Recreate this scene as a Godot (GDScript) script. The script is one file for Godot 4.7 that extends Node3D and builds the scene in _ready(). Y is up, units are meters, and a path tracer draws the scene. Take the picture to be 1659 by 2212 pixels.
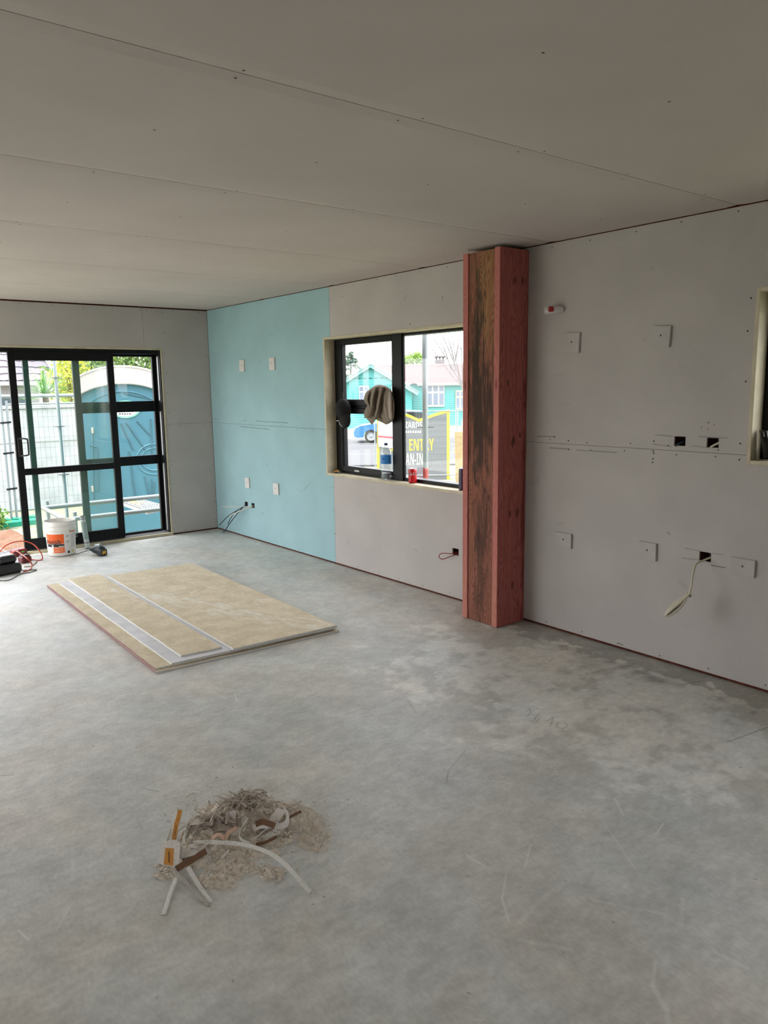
extends Node3D

# ---------- camera solved from the photograph (1659 x 2212) ----------
const F := 1650.83
const EYE := Vector3(0, 1.5725, 0)
const XR := 3.81      # face of the right wall
const ZF := -7.92     # face of the far wall
const XL := -2.2
const ZB := 1.3
const H := 2.42
var cam_basis := Basis.from_euler(Vector3(deg_to_rad(-9.3213), deg_to_rad(-38.1839), deg_to_rad(-0.8507)))

func ray(px: float, py: float) -> Vector3:
	return cam_basis * Vector3((px - 829.5) / F, -(py - 1106.0) / F, -1.0)
func on_x(px: float, py: float, x: float) -> Vector3:
	var d := ray(px, py)
	return EYE + d * ((x - EYE.x) / d.x)
func on_y(px: float, py: float, y: float) -> Vector3:
	var d := ray(px, py)
	return EYE + d * ((y - EYE.y) / d.y)
func on_z(px: float, py: float, z: float) -> Vector3:
	var d := ray(px, py)
	return EYE + d * ((z - EYE.z) / d.z)
func at_d(px: float, py: float, depth: float) -> Vector3:
	return EYE + ray(px, py) * depth

# ---------- mesh builder ----------
class MB:
	var v := PackedVector3Array()
	var n := PackedVector3Array()
	var uv := PackedVector2Array()
	var col := PackedColorArray()
	var idx := PackedInt32Array()
	var tint := Color(1, 1, 1)
	func _add(p: Vector3, nn: Vector3, t := Vector2.ZERO) -> int:
		v.append(p); n.append(nn); uv.append(t); col.append(tint)
		return v.size() - 1
	func tri3(a: int, b: int, c: int) -> void:
		idx.append(a); idx.append(c); idx.append(b)
	func quad(a: Vector3, b: Vector3, c: Vector3, d: Vector3, ta := Vector2(0, 0), tb := Vector2(1, 0), tc := Vector2(1, 1), td := Vector2(0, 1)) -> void:
		var nn := (c - a).cross(d - b).normalized()
		var i := _add(a, nn, ta)
		_add(b, nn, tb); _add(c, nn, tc); _add(d, nn, td)
		tri3(i, i + 1, i + 2); tri3(i, i + 2, i + 3)
	func poly_out(pts: Array, center: Vector3) -> void:
		var nn: Vector3 = (pts[1] - pts[0]).cross(pts[2] - pts[0])
		var m := Vector3.ZERO
		for p in pts: m += p
		m /= pts.size()
		if nn.dot(m - center) < 0:
			pts.reverse()
			nn = -nn
		nn = nn.normalized()
		var ax := 0 if absf(nn.x) > 0.6 else (1 if absf(nn.y) > 0.6 else 2)
		var i := v.size()
		for p in pts:
			var t := Vector2(p.z, p.y) if ax == 0 else (Vector2(p.x, p.z) if ax == 1 else Vector2(p.x, p.y))
			_add(p, nn, t)
		for k in range(1, pts.size() - 1): tri3(i, i + k, i + k + 1)
	func box(c: Vector3, s: Vector3, b := Basis(), r := 0.0) -> void:
		var h := s * 0.5
		r = minf(r, minf(h.x, minf(h.y, h.z)) * 0.6)
		var P := func(sx: float, sy: float, sz: float, ax: int) -> Vector3:
			var q := Vector3(sx * (h.x - (0.0 if ax == 0 else r)), sy * (h.y - (0.0 if ax == 1 else r)), sz * (h.z - (0.0 if ax == 2 else r)))
			return c + b * q
		for s1 in [-1.0, 1.0]:
			poly_out([P.call(s1, -1.0, -1.0, 0), P.call(s1, 1.0, -1.0, 0), P.call(s1, 1.0, 1.0, 0), P.call(s1, -1.0, 1.0, 0)], c)
			poly_out([P.call(-1.0, s1, -1.0, 1), P.call(1.0, s1, -1.0, 1), P.call(1.0, s1, 1.0, 1), P.call(-1.0, s1, 1.0, 1)], c)
			poly_out([P.call(-1.0, -1.0, s1, 2), P.call(1.0, -1.0, s1, 2), P.call(1.0, 1.0, s1, 2), P.call(-1.0, 1.0, s1, 2)], c)
		if r > 0.0:
			for s1 in [-1.0, 1.0]:
				for s2 in [-1.0, 1.0]:
					poly_out([P.call(s1, s2, -1.0, 0), P.call(s1, s2, -1.0, 1), P.call(s1, s2, 1.0, 1), P.call(s1, s2, 1.0, 0)], c)
					poly_out([P.call(s1, -1.0, s2, 0), P.call(s1, -1.0, s2, 2), P.call(s1, 1.0, s2, 2), P.call(s1, 1.0, s2, 0)], c)
					poly_out([P.call(-1.0, s1, s2, 1), P.call(-1.0, s1, s2, 2), P.call(1.0, s1, s2, 2), P.call(1.0, s1, s2, 1)], c)
					for s3 in [-1.0, 1.0]:
						poly_out([P.call(s1, s2, s3, 0), P.call(s1, s2, s3, 1), P.call(s1, s2, s3, 2)], c)
	# box given by its two corners
	func bb(a: Vector3, d: Vector3, r := 0.0) -> void:
		box((a + d) * 0.5, (d - a).abs(), Basis(), r)
	# a smooth sheet through rows of points
	func surf(rows: Array, wrap := false, flip := false) -> void:
		var nr := rows.size()
		var nc: int = rows[0].size()
		var base := v.size()
		for i in nr:
			for j in nc:
				_add(rows[i][j], Vector3.ZERO, Vector2(float(j) / (nc if wrap else nc - 1), float(i) / (nr - 1)))
		var last := nc if wrap else nc - 1
		for i in nr - 1:
			for j in last:
				var j2 := (j + 1) % nc
				var a := base + i * nc + j
				var b := base + i * nc + j2
				var c := base + (i + 1) * nc + j2
				var d := base + (i + 1) * nc + j
				if flip:
					var tmp := b
					b = d
					d = tmp
				var nn := (v[c] - v[a]).cross(v[d] - v[b])
				n[a] += nn; n[b] += nn; n[c] += nn; n[d] += nn
				tri3(a, b, c); tri3(a, c, d)
		for k in range(base, v.size()):
			n[k] = n[k].normalized() if n[k].length() > 1e-12 else Vector3.UP
	func tube(pts: Array, r, seg := 8, caps := true) -> void:
		var rows := []
		var up := Vector3.ZERO
		for i in pts.size():
			var t: Vector3 = (pts[mini(i + 1, pts.size() - 1)] - pts[maxi(i - 1, 0)]).normalized()
			if up == Vector3.ZERO:
				up = Vector3.UP if absf(t.y) < 0.9 else Vector3.RIGHT
			up = (up - t * up.dot(t)).normalized()
			var side := t.cross(up)
			var rr: float = r[i] if r is Array else r
			var row := []
			for k in seg:
				var a := TAU * k / seg
				row.append(pts[i] + (up * cos(a) + side * sin(a)) * rr)
			rows.append(row)
		surf(rows, true, true)
		if caps:
			for e in [0, pts.size() - 1]:
				var c: Vector3 = pts[e]
				var inner: Vector3 = pts[1] if e == 0 else pts[e - 1]
				poly_out(rows[e].duplicate(), inner if inner != c else c)
	func lathe(prof: Array, seg: int, xf := Transform3D()) -> void:
		var rows := []
		for p in prof:
			var row := []
			for k in seg:
				var a := TAU * k / seg
				row.append(xf * Vector3(cos(a) * p.x, p.y, sin(a) * p.x))
			rows.append(row)
		surf(rows, true, true)
	# a strip of width w and thickness t that follows pts; wd: direction across the strip at each point
	func strip(pts: Array, wd: Array, w: float, t: float) -> void:
		var A := []
		for i in pts.size():
			var tg: Vector3 = (pts[mini(i + 1, pts.size() - 1)] - pts[maxi(i - 1, 0)]).normalized()
			var s: Vector3 = wd[i] if wd.size() > 1 else wd[0]
			s = (s - tg * s.dot(tg)).normalized()
			var nn := tg.cross(s)
			A.append([pts[i] + s * w * 0.5 + nn * t * 0.5, pts[i] - s * w * 0.5 + nn * t * 0.5, pts[i] - s * w * 0.5 - nn * t * 0.5, pts[i] + s * w * 0.5 - nn * t * 0.5])
		for k in 4:
			var rows := []
			for a in A: rows.append([a[k], a[(k + 1) % 4]])
			surf(rows, false, false)
		poly_out(A[0].duplicate(), pts[1])
		poly_out(A[-1].duplicate(), pts[-2])
	# a board with rectangular holes; U x V = N; front at o, back t behind it
	func panel(o: Vector3, U: Vector3, V: Vector3, w: float, h: float, holes: Array, t: float, uvo := Vector2.ZERO, uvs := Vector2.ONE) -> void:
		var N := U.cross(V)
		var xs := [0.0, w]
		var ys := [0.0, h]
		for r in holes:
			for q in [r.position.x, r.end.x]:
				if q > 0.0 and q < w and not xs.has(q): xs.append(q)
			for q in [r.position.y, r.end.y]:
				if q > 0.0 and q < h and not ys.has(q): ys.append(q)
		xs.sort(); ys.sort()
		var solid := func(i: int, j: int) -> bool:
			if i < 0 or j < 0 or i >= xs.size() - 1 or j >= ys.size() - 1: return false
			var c := Vector2((xs[i] + xs[i + 1]) * 0.5, (ys[j] + ys[j + 1]) * 0.5)
			for r in holes:
				if r.has_point(c): return false
			return true
		var P := func(x: float, y: float, z: float) -> Vector3: return o + U * x + V * y - N * z
		var T := func(x: float, y: float) -> Vector2: return uvo + Vector2(x, y) * uvs
		for i in xs.size() - 1:
			for j in ys.size() - 1:
				if not solid.call(i, j): continue
				var x0: float = xs[i]
				var x1: float = xs[i + 1]
				var y0: float = ys[j]
				var y1: float = ys[j + 1]
				quad(P.call(x0, y0, 0.0), P.call(x1, y0, 0.0), P.call(x1, y1, 0.0), P.call(x0, y1, 0.0), T.call(x0, y0), T.call(x1, y0), T.call(x1, y1), T.call(x0, y1))
				quad(P.call(x0, y1, t), P.call(x1, y1, t), P.call(x1, y0, t), P.call(x0, y0, t), T.call(x0, y1), T.call(x1, y1), T.call(x1, y0), T.call(x0, y0))
				if not solid.call(i - 1, j): quad(P.call(x0, y0, t), P.call(x0, y0, 0.0), P.call(x0, y1, 0.0), P.call(x0, y1, t), T.call(x0, y0), T.call(x0, y0), T.call(x0, y1), T.call(x0, y1))
				if not solid.call(i + 1, j): quad(P.call(x1, y0, 0.0), P.call(x1, y0, t), P.call(x1, y1, t), P.call(x1, y1, 0.0), T.call(x1, y0), T.call(x1, y0), T.call(x1, y1), T.call(x1, y1))
				if not solid.call(i, j - 1): quad(P.call(x0, y0, t), P.call(x1, y0, t), P.call(x1, y0, 0.0), P.call(x0, y0, 0.0), T.call(x0, y0), T.call(x1, y0), T.call(x1, y0), T.call(x0, y0))
				if not solid.call(i, j + 1): quad(P.call(x0, y1, 0.0), P.call(x1, y1, 0.0), P.call(x1, y1, t), P.call(x0, y1, t), T.call(x0, y1), T.call(x1, y1), T.call(x1, y1), T.call(x0, y1))
	# an outline (counter-clockwise, in x and y of xf) pushed from z=0 to z=-t
	func prism(poly: PackedVector2Array, t: float, xf := Transform3D()) -> void:
		var ti := Geometry2D.triangulate_polygon(poly)
		var nf := xf.basis.z.normalized()
		var i := v.size()
		for p in poly: _add(xf * Vector3(p.x, p.y, 0), nf, p)
		for p in poly: _add(xf * Vector3(p.x, p.y, -t), -nf, p)
		for k in range(0, ti.size(), 3):
			var a := ti[k]
			var b := ti[k + 1]
			var c := ti[k + 2]
			if (poly[b] - poly[a]).cross(poly[c] - poly[a]) < 0:
				var q := b
				b = c
				c = q
			tri3(i + a, i + b, i + c)
			tri3(i + poly.size() + a, i + poly.size() + c, i + poly.size() + b)
		for k in poly.size():
			var p := poly[k]
			var q := poly[(k + 1) % poly.size()]
			quad(xf * Vector3(p.x, p.y, -t), xf * Vector3(q.x, q.y, -t), xf * Vector3(q.x, q.y, 0), xf * Vector3(p.x, p.y, 0))
	func arrays() -> Array:
		var a := []
		a.resize(Mesh.ARRAY_MAX)
		a[Mesh.ARRAY_VERTEX] = v; a[Mesh.ARRAY_NORMAL] = n; a[Mesh.ARRAY_TEX_UV] = uv; a[Mesh.ARRAY_COLOR] = col; a[Mesh.ARRAY_INDEX] = idx
		return a
	func mesh(m: Material) -> ArrayMesh:
		var am := ArrayMesh.new()
		am.add_surface_from_arrays(Mesh.PRIMITIVE_TRIANGLES, arrays())
		am.surface_set_material(0, m)
		return am

# ---------- scene helpers ----------
var taken := {}
func numbered(called: String) -> String:
	if not taken.has(called):
		taken[called] = 0
		return called
	taken[called] += 1
	return "%s_%03d" % [called, taken[called]]
func tag(o: Node, label: String, category := "", group := "", kind := "") -> void:
	if label: o.set_meta("label", label)
	if category: o.set_meta("category", category)
	if group: o.set_meta("group", group)
	if kind: o.set_meta("kind", kind)
func thing(called: String, label: String, category: String, where := Vector3.ZERO, group := "", kind := "") -> Node3D:
	var o := Node3D.new()
	o.name = numbered(called)
	add_child(o)
	o.position = where
	tag(o, label, category, group, kind)
	return o
func part(parent: Node3D, called: String, mb: MB, m: Material, label := "", kind := "") -> MeshInstance3D:
	var o := MeshInstance3D.new()
	o.name = called
	# builders work in world coordinates; a part's mesh is stored relative to its parents
	var off := Vector3.ZERO
	var q: Node = parent
	while q is Node3D and q != self:
		off += (q as Node3D).position
		q = q.get_parent()
	if off != Vector3.ZERO:
		for i in mb.v.size(): mb.v[i] -= off
	o.mesh = mb.mesh(m)
	o.cast_shadow = GeometryInstance3D.SHADOW_CASTING_SETTING_ON
	parent.add_child(o, true)
	tag(o, label, "", "", kind)
	return o
func single(called: String, mb: MB, m: Material, label: String, category: String, group := "", kind := "") -> MeshInstance3D:
	var o := MeshInstance3D.new()
	o.name = numbered(called)
	o.mesh = mb.mesh(m)
	add_child(o)
	tag(o, label, category, group, kind)
	return o
func lettering(parent: Node3D, called: String, text: String, size: float, m: Material, xf: Transform3D, serif := false, bend := 0.0, stretch := 1.0, fit := 0.0) -> MeshInstance3D:
	# raised letters; with bend they are laid round an upright cylinder of that radius about xf's z axis behind them
	var tm := TextMesh.new()
	var f := SystemFont.new()
	f.font_names = PackedStringArray(["Droid Serif" if serif else "Droid Sans"])
	f.font_weight = 700
	tm.font = f
	tm.text = text
	tm.font_size = 64
	tm.pixel_size = size / 46.0
	tm.depth = 0.0
	var a := tm.get_mesh_arrays()
	var mb := MB.new()
	var vv: PackedVector3Array = a[Mesh.ARRAY_VERTEX]
	var ii = a[Mesh.ARRAY_INDEX]
	if ii == null or ii.size() == 0:
		ii = PackedInt32Array(range(vv.size()))
	if fit > 0.0:
		var lo := 1e9
		var hi := -1e9
		for p in vv:
			lo = minf(lo, p.x)
			hi = maxf(hi, p.x)
		stretch = fit / maxf(hi - lo, 1e-6)
	for k in vv.size():
		var p := vv[k]
		p.x *= stretch
		p.z = 0.0
		if bend > 0.0:
			var t := p.x / bend
			p = Vector3(sin(t) * (bend + 0.0012), p.y, (cos(t) - 1.0) * bend + 0.0012 * cos(t))
		mb._add(xf * p, xf.basis.z.normalized())
	for k in range(0, ii.size(), 3):
		var pa := mb.v[ii[k]]
		var nn := (mb.v[ii[k + 1]] - pa).cross(mb.v[ii[k + 2]] - pa)
		if nn.dot(xf.basis.z) > 0: mb.tri3(ii[k], ii[k + 1], ii[k + 2])
		else: mb.tri3(ii[k], ii[k + 2], ii[k + 1])
	return part(parent, called, mb, m)

# ---------- materials ----------
var mats := {}
func mat(key: String, c: Color, rough := 0.85, metal := 0.0) -> StandardMaterial3D:
	if mats.has(key): return mats[key]
	var m := StandardMaterial3D.new()
	m.resource_name = key
	m.albedo_color = c
	m.roughness = rough
	m.metallic = metal
	mats[key] = m
	return m
func img_tex(w: int, h: int, data: PackedByteArray) -> ImageTexture:
	return ImageTexture.create_from_image(Image.create_from_data(w, h, false, Image.FORMAT_RGB8, data))
func noise_bytes(w: int, h: int, freq: float, oct: int, sd: int, sx := 1.0, sy := 1.0, seamless := false) -> PackedByteArray:
	# a stretched noise comes from a smaller picture that is resized
	var nz := FastNoiseLite.new()
	nz.noise_type = FastNoiseLite.TYPE_SIMPLEX_SMOOTH
	nz.seed = sd
	nz.frequency = freq
	nz.fractal_octaves = oct
	var w2 := maxi(8, int(w / sx))
	var h2 := maxi(8, int(h / sy))
	var im := nz.get_seamless_image(w2, h2) if seamless else nz.get_image(w2, h2)
	if w2 != w or h2 != h: im.resize(w, h, Image.INTERPOLATE_CUBIC)
	im.convert(Image.FORMAT_L8)
	return im.get_data()
# mottled paper, plastic, concrete ... : a seamless grain laid in world or object space
func grain(m: StandardMaterial3D, freq: float, amount: float, scale: float, sd: int, world := true) -> StandardMaterial3D:
	var a := noise_bytes(256, 256, freq, 4, sd, 1, 1, true)
	var d := PackedByteArray()
	d.resize(256 * 256 * 3)
	for i in a.size():
		var q := clampi(int(255.0 * (1.0 - amount * a[i] / 255.0)), 0, 255)
		d[i * 3] = q; d[i * 3 + 1] = q; d[i * 3 + 2] = q
	m.albedo_texture = img_tex(256, 256, d)
	m.uv1_triplanar = true
	m.uv1_world_triplanar = world
	m.uv1_scale = Vector3.ONE * scale
	return m
func glass(key: String, c: Color, alpha: float) -> StandardMaterial3D:
	if mats.has(key): return mats[key]
	var m := mat(key, Color(c, alpha), 0.02)
	m.transparency = BaseMaterial3D.TRANSPARENCY_ALPHA
	m.cull_mode = BaseMaterial3D.CULL_DISABLED
	return m

# sawn timber: u along the grain (0..1 of the length), v across
func wood_tex(w: int, h: int, sd: int, light: Color, dark: Color, knots: Array, stains: Array, cathedral := 0.5) -> ImageTexture:
	# picture: w across the board, h along it; knots [x, y, r] in pixels; stains [x, y, rx, ry, strength, colour]
	var fine := noise_bytes(w, h, 0.09, 3, sd, 1.0, 24.0)
	var wav := noise_bytes(w, h, 0.012, 2, sd + 1, 1.0, 5.0)
	var blot := noise_bytes(w, h, 0.02, 4, sd + 2, 1.0, 2.0)
	var d := PackedByteArray()
	d.resize(w * h * 3)
	for y in h:
		for x in w:
			var i := y * w + x
			var u := float(x)
			var k := 0.0
			for kn in knots:
				var dx: float = x - kn[0]
				var dy: float = (y - kn[1]) * 0.75
				var rr: float = sqrt(dx * dx + dy * dy) / kn[2]
				if rr < 5.0:
					u += signf(dx) * kn[2] * 1.6 / (1.0 + rr * rr)
					if rr < 1.0: k = maxf(k, 1.0)
					elif rr < 1.7: k = maxf(k, 0.55 * (1.7 - rr) / 0.7)
			var c := light
			for s in stains:
				var ex: float = (x - s[0]) / float(s[2])
				var ey: float = (y - s[1]) / float(s[3])
				var e := 1.2 - sqrt(ex * ex + ey * ey) + (blot[i] / 255.0 - 0.5) * 1.3 + (fine[i] / 255.0 - 0.5) * 0.9
				if e > 0.0: c = c.lerp(s[5], smoothstep(0.0, 1.1, e) * s[4])
			# growth rings, pores, knots
			var ring := 0.5 + 0.5 * sin(u * 0.30 + wav[i] * 0.14 * (1.0 + cathedral) + fine[i] * 0.015)
			var t := clampf(0.75 * pow(ring, 3.0) + 0.7 * (fine[i] / 255.0 - 0.35), 0.0, 1.0)
			c = c * Color.WHITE.lerp(Color(dark.r / light.r, dark.g / light.g, dark.b / light.b), t)
			if k > 0.0: c = c.lerp(dark.darkened(0.35), k * 0.75)
			d[i * 3] = int(clampf(c.r, 0, 1) * 255); d[i * 3 + 1] = int(clampf(c.g, 0, 1) * 255); d[i * 3 + 2] = int(clampf(c.b, 0, 1) * 255)
	return img_tex(w, h, d)

# marks drawn on a byte picture: a stroke from a to b (pixels), r half width in pixels (x and y may differ), blended to c
func stroke(d: PackedByteArray, w: int, h: int, a: Vector2, b: Vector2, r: Vector2, c: Color, amount: float) -> void:
	var lo := Vector2(minf(a.x, b.x), minf(a.y, b.y)) - r * 1.5
	var hi := Vector2(maxf(a.x, b.x), maxf(a.y, b.y)) + r * 1.5
	var ab := (b - a) / r
	var L := maxf(ab.length_squared(), 1e-6)
	for y in range(maxi(0, int(lo.y)), mini(h - 1, int(hi.y) + 1) + 1):
		for x in range(maxi(0, int(lo.x)), mini(w - 1, int(hi.x) + 1) + 1):
			var p := (Vector2(x, y) - a) / r
			var t := clampf(p.dot(ab) / L, 0.0, 1.0)
			var q := 1.35 - (p - ab * t).length()
			if q > 0.0:
				var f := minf(q, 1.0) * amount
				var i := (y * w + x) * 3
				d[i] = int(lerpf(d[i], c.r * 255, f)); d[i + 1] = int(lerpf(d[i + 1], c.g * 255, f)); d[i + 2] = int(lerpf(d[i + 2], c.b * 255, f))

func rngs(sd: int) -> RandomNumberGenerator:
	var r := RandomNumberGenerator.new()
	r.seed = sd
	return r

# smooth curve through points
func curve(pts: Array, steps := 6) -> Array:
	var out := []
	for i in pts.size() - 1:
		var p0: Vector3 = pts[maxi(i - 1, 0)]
		var p1: Vector3 = pts[i]
		var p2: Vector3 = pts[i + 1]
		var p3: Vector3 = pts[mini(i + 2, pts.size() - 1)]
		for k in steps: out.append(p1.cubic_interpolate(p2, p0, p3, float(k) / steps))
	out.append(pts[-1])
	return out

# ---------- the scene ----------
var black_alu: StandardMaterial3D
var cream: StandardMaterial3D
var screw_mat: StandardMaterial3D

func _ready() -> void:
	# camera
	var cam := Camera3D.new()
	cam.name = "camera"
	cam.position = EYE
	cam.basis = cam_basis
	cam.fov = 67.6414
	cam.near = 0.05
	cam.far = 400.0
	add_child(cam)
	cam.current = true
	# overcast sky, no sun disc to be seen
	var env := Environment.new()
	env.background_mode = Environment.BG_SKY
	var sky := Sky.new()
	var sm := ProceduralSkyMaterial.new()
	sm.sky_top_color = Color(0.955, 0.97, 1.0)
	sm.sky_horizon_color = Color(0.99, 0.99, 1.0)
	sm.ground_horizon_color = Color(0.7, 0.7, 0.68)
	sm.ground_bottom_color = Color(0.5, 0.5, 0.48)
	sm.energy_multiplier = 1.0
	sky.sky_material = sm
	env.sky = sky
	env.background_energy_multiplier = 2.7
	env.tonemap_mode = Environment.TONE_MAPPER_LINEAR
	env.tonemap_exposure = 2.3
	env.sdfgi_enabled = true
	env.ssao_enabled = true
	env.ssil_enabled = true
	var we := WorldEnvironment.new()
	we.name = "world_environment"
	we.environment = env
	add_child(we)
	# hazy sun, high on the open left side of the house
	var sun := DirectionalLight3D.new()
	sun.name = "sun"
	sun.light_color = Color(1.0, 0.985, 0.96)
	sun.light_energy = 1.9
	sun.light_angular_distance = 4.0
	sun.shadow_enabled = true
	add_child(sun)
	sun.look_at_from_position(Vector3.ZERO, Vector3(0.45, -0.87, 0.10))
	# materials that many things share
	black_alu = mat("black aluminium", Color(0.055, 0.06, 0.068), 0.45)
	black_alu.metallic_specular = 0.32
	cream = grain(mat("cream primed trim", Color(0.80, 0.76, 0.65), 0.7), 0.02, 0.12, 1.2, 41)
	screw_mat = mat("screw heads", Color(0.16, 0.15, 0.15), 0.6)
	# setting, then things
	build_floor()
	build_ceiling()
	build_walls()
	build_door()
	build_windows()
	build_outside_ground()
	build_column()
	build_board_stack()
	build_wall_fittings()
	build_door_things()
	build_sill_things()
	build_debris()
	build_yard()
	build_street()

func build_floor() -> void:
	var W := 2048
	var Hh := 2048
	var a := noise_bytes(W, Hh, 0.009, 5, 3, 1.9, 1.0)      # broad clouds of dust
	var b := noise_bytes(W, Hh, 0.03, 4, 4, 1.9, 1.0)
	var c := noise_bytes(W, Hh, 0.12, 3, 5)                 # fine grain
	var e := noise_bytes(W, Hh, 0.10, 4, 6, 4.0, 1.0)       # trowel marks
	var tone := noise_bytes(W, Hh, 0.005, 3, 7, 1.9, 1.0)   # warmer and cooler areas
	var d := PackedByteArray()
	d.resize(W * Hh * 3)
	var i := 0
	for y in Hh:
		for x in W:
			var q := 196.0 + (a[i] - 128) * 0.09 + (b[i] - 128) * 0.085 + (c[i] - 128) * 0.07 + (e[i] - 128) * 0.07
			# bare, darker slab along the wall, with the ragged edge of the swept dust
			var off := (W - 97 - x) + (b[i] - 128) * 0.55 + (a[i] - 128) * 0.35
			if off < 108.0 and y > 1100:
				q -= 27.0 * clampf((108.0 - off) / 26.0, 0.0, 1.0) * clampf((y - 1100) / 90.0, 0.0, 1.0)
			# paler patch with a ragged rim beside that strip, strongest at its middle
			var dx := (x - 1560.0) / 330.0
			var dy := (y - 1560.0) / 330.0
			var dd := 1.0 - dx * dx - dy * dy + (a[i] - 128) * 0.009 + (b[i] - 128) * 0.006
			if dd > 0.0 and off > 95.0: q += 16.0 * minf(dd * 1.6, 1.0)
			var t := (tone[i] - 128) * 0.03
			d[i * 3] = clampi(int(q + 2.0 + t), 0, 255)
			d[i * 3 + 1] = clampi(int(q + 1.0), 0, 255)
			d[i * 3 + 2] = clampi(int(q - 6.0 - t), 0, 255)
			i += 1
	var P := func(px: float, py: float) -> Vector2:
		var p := on_y(px, py, 0.0)
		return Vector2(p.x / 4.0 * W, (p.z + 8.0) / 7.5 * Hh)
	var light := Color(0.95, 0.95, 0.93)
	var dark := Color(0.30, 0.30, 0.30)
	# scuffs, scratches and pencil, where the photograph shows them [from x, y, to x, y, half width in mm, light or dark, amount]
	for s in [[1006, 1846, 1048, 1872, 3, 1, 0.55], [1092, 1892, 1083, 1940, 3, 1, 0.35], [1083, 1940, 1098, 1990, 4, 1, 0.4], [1145, 1824, 1132, 1875, 4, 1, 0.3], [1297, 1768, 1370, 1876, 3, 1, 0.28], [1432, 1778, 1415, 1802, 3, 1, 0.5], [1327, 1724, 1345, 1760, 5, 1, 0.35], [1280, 1945, 1440, 1975, 4, 1, 0.25], [1415, 2075, 1408, 2130, 6, 1, 0.3], [1408, 2130, 1438, 2180, 8, 1, 0.35], [1438, 2180, 1442, 2212, 8, 1, 0.3], [1540, 2055, 1612, 2090, 7, 1, 0.3], [1475, 1940, 1468, 2000, 8, 1, 0.22], [968, 1680, 1100, 1690, 2, 1, 0.35], [1010, 1400, 1170, 1440, 3, 1, 0.5], [1370, 1820, 1396, 1850, 3, 1, 0.2], [1120, 2030, 1230, 2050, 9, 1, 0.18], [1060, 1630, 1130, 1640, 18, 1, 0.2], [1150, 1640, 1210, 1650, 16, 1, 0.18],
		[118, 2015, 150, 1958, 3, 1, 0.25], [445, 2042, 458, 2034, 3, 1, 0.5], [690, 1730, 742, 1728, 4, 1, 0.3], [505, 1497, 512, 1515, 4, 1, 0.45], [465, 1498, 492, 1512, 4, 1, 0.3], [590, 1490, 620, 1478, 5, 1, 0.25], [40, 2010, 60, 2030, 4, 1, 0.4], [160, 1770, 155, 1900, 10, 1, 0.12],
		[1050, 1506, 1100, 1516, 2, 0, 0.4], [1060, 1518, 1085, 1512, 2, 0, 0.4], [1250, 1460, 1330, 1442, 2, 0, 0.3], [1290, 1478, 1420, 1538, 2, 0, 0.3], [1570, 1603, 1659, 1570, 3, 0, 0.45], [880, 1512, 898, 1540, 2, 0, 0.3], [318, 1706, 342, 1709, 2, 0, 0.5], [1135, 1420, 1180, 1418, 2, 0, 0.3], [965, 1668, 1005, 1620, 2, 0, 0.25], [964, 1690, 967, 1668, 3, 0, 0.3], [0, 1675, 30, 1674, 3, 0, 0.3], [1340, 1420, 1380, 1400, 2, 0, 0.25], [1460, 1480, 1520, 1470, 3, 0, 0.35], [1185, 1430, 1195, 1422, 3, 0, 0.35]]:
		stroke(d, W, Hh, P.call(s[0], s[1]), P.call(s[2], s[3]), Vector2(s[4] * 0.512, s[4] * 0.273).max(Vector2(0.8, 0.7)), light if s[5] == 1 else dark, s[6])
	# the pencilled figures 2 6 1 0 on the slab
	for s in [[1135, 1536, 1143, 1531], [1143, 1531, 1146, 1539], [1146, 1539, 1137, 1546], [1137, 1546, 1150, 1544], [1164, 1540, 1153, 1552], [1153, 1552, 1160, 1558], [1160, 1558, 1165, 1551], [1165, 1551, 1156, 1550], [1180, 1558, 1194, 1549], [1194, 1549, 1188, 1568], [1205, 1561, 1202, 1570], [1202, 1570, 1214, 1574], [1214, 1574, 1226, 1568], [1226, 1568, 1220, 1560]]:
		stroke(d, W, Hh, P.call(s[0], s[1]), P.call(s[2], s[3]), Vector2(1.1, 0.8), dark, 0.33)
	# crumbs of dirt
	var rg := rngs(5)
	for k in 260:
		var p := Vector2(rg.randf_range(200, W - 60), rg.randf_range(100, Hh - 60))
		stroke(d, W, Hh, p, p + Vector2(rg.randf_range(-3, 3), rg.randf_range(-2, 2)), Vector2(rg.randf_range(0.8, 1.8), rg.randf_range(0.6, 1.1)), light if rg.randf() < 0.45 else dark, rg.randf_range(0.2, 0.6))
	# faint swept smears of plaster
	for k in 120:
		var p := Vector2(rg.randf_range(100, W - 120), rg.randf_range(200, Hh))
		var ang := rg.randf_range(-0.9, 0.5)
		stroke(d, W, Hh, p, p + Vector2(cos(ang), sin(ang) * 0.5) * rg.randf_range(15, 90), Vector2(rg.randf_range(1.5, 12), rg.randf_range(1, 6)), light, rg.randf_range(0.04, 0.16))
	var m := mat("concrete slab", Color(1, 1, 1), 0.5)
	m.metallic_specular = 0.5
	m.albedo_texture = img_tex(W, Hh, d)
	var o := thing("floor", "bare grey concrete slab floor with dusty scuffs and scratches", "", Vector3.ZERO, "", "structure")
	var mb := MB.new()
	# U = x, V = -z; picture: u = x / 4, v = (z + 8) / 7.5
	mb.panel(Vector3(XL - 0.2, 0, ZB + 0.2), Vector3(1, 0, 0), Vector3(0, 0, -1), XR - XL + 0.36, ZB - ZF + 0.38, [], 0.12, Vector2((XL - 0.2) / 4.0, (ZB + 0.2 + 8.0) / 7.5), Vector2(0.25, -1.0 / 7.5))
	part(o, "slab", mb, m)

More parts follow.
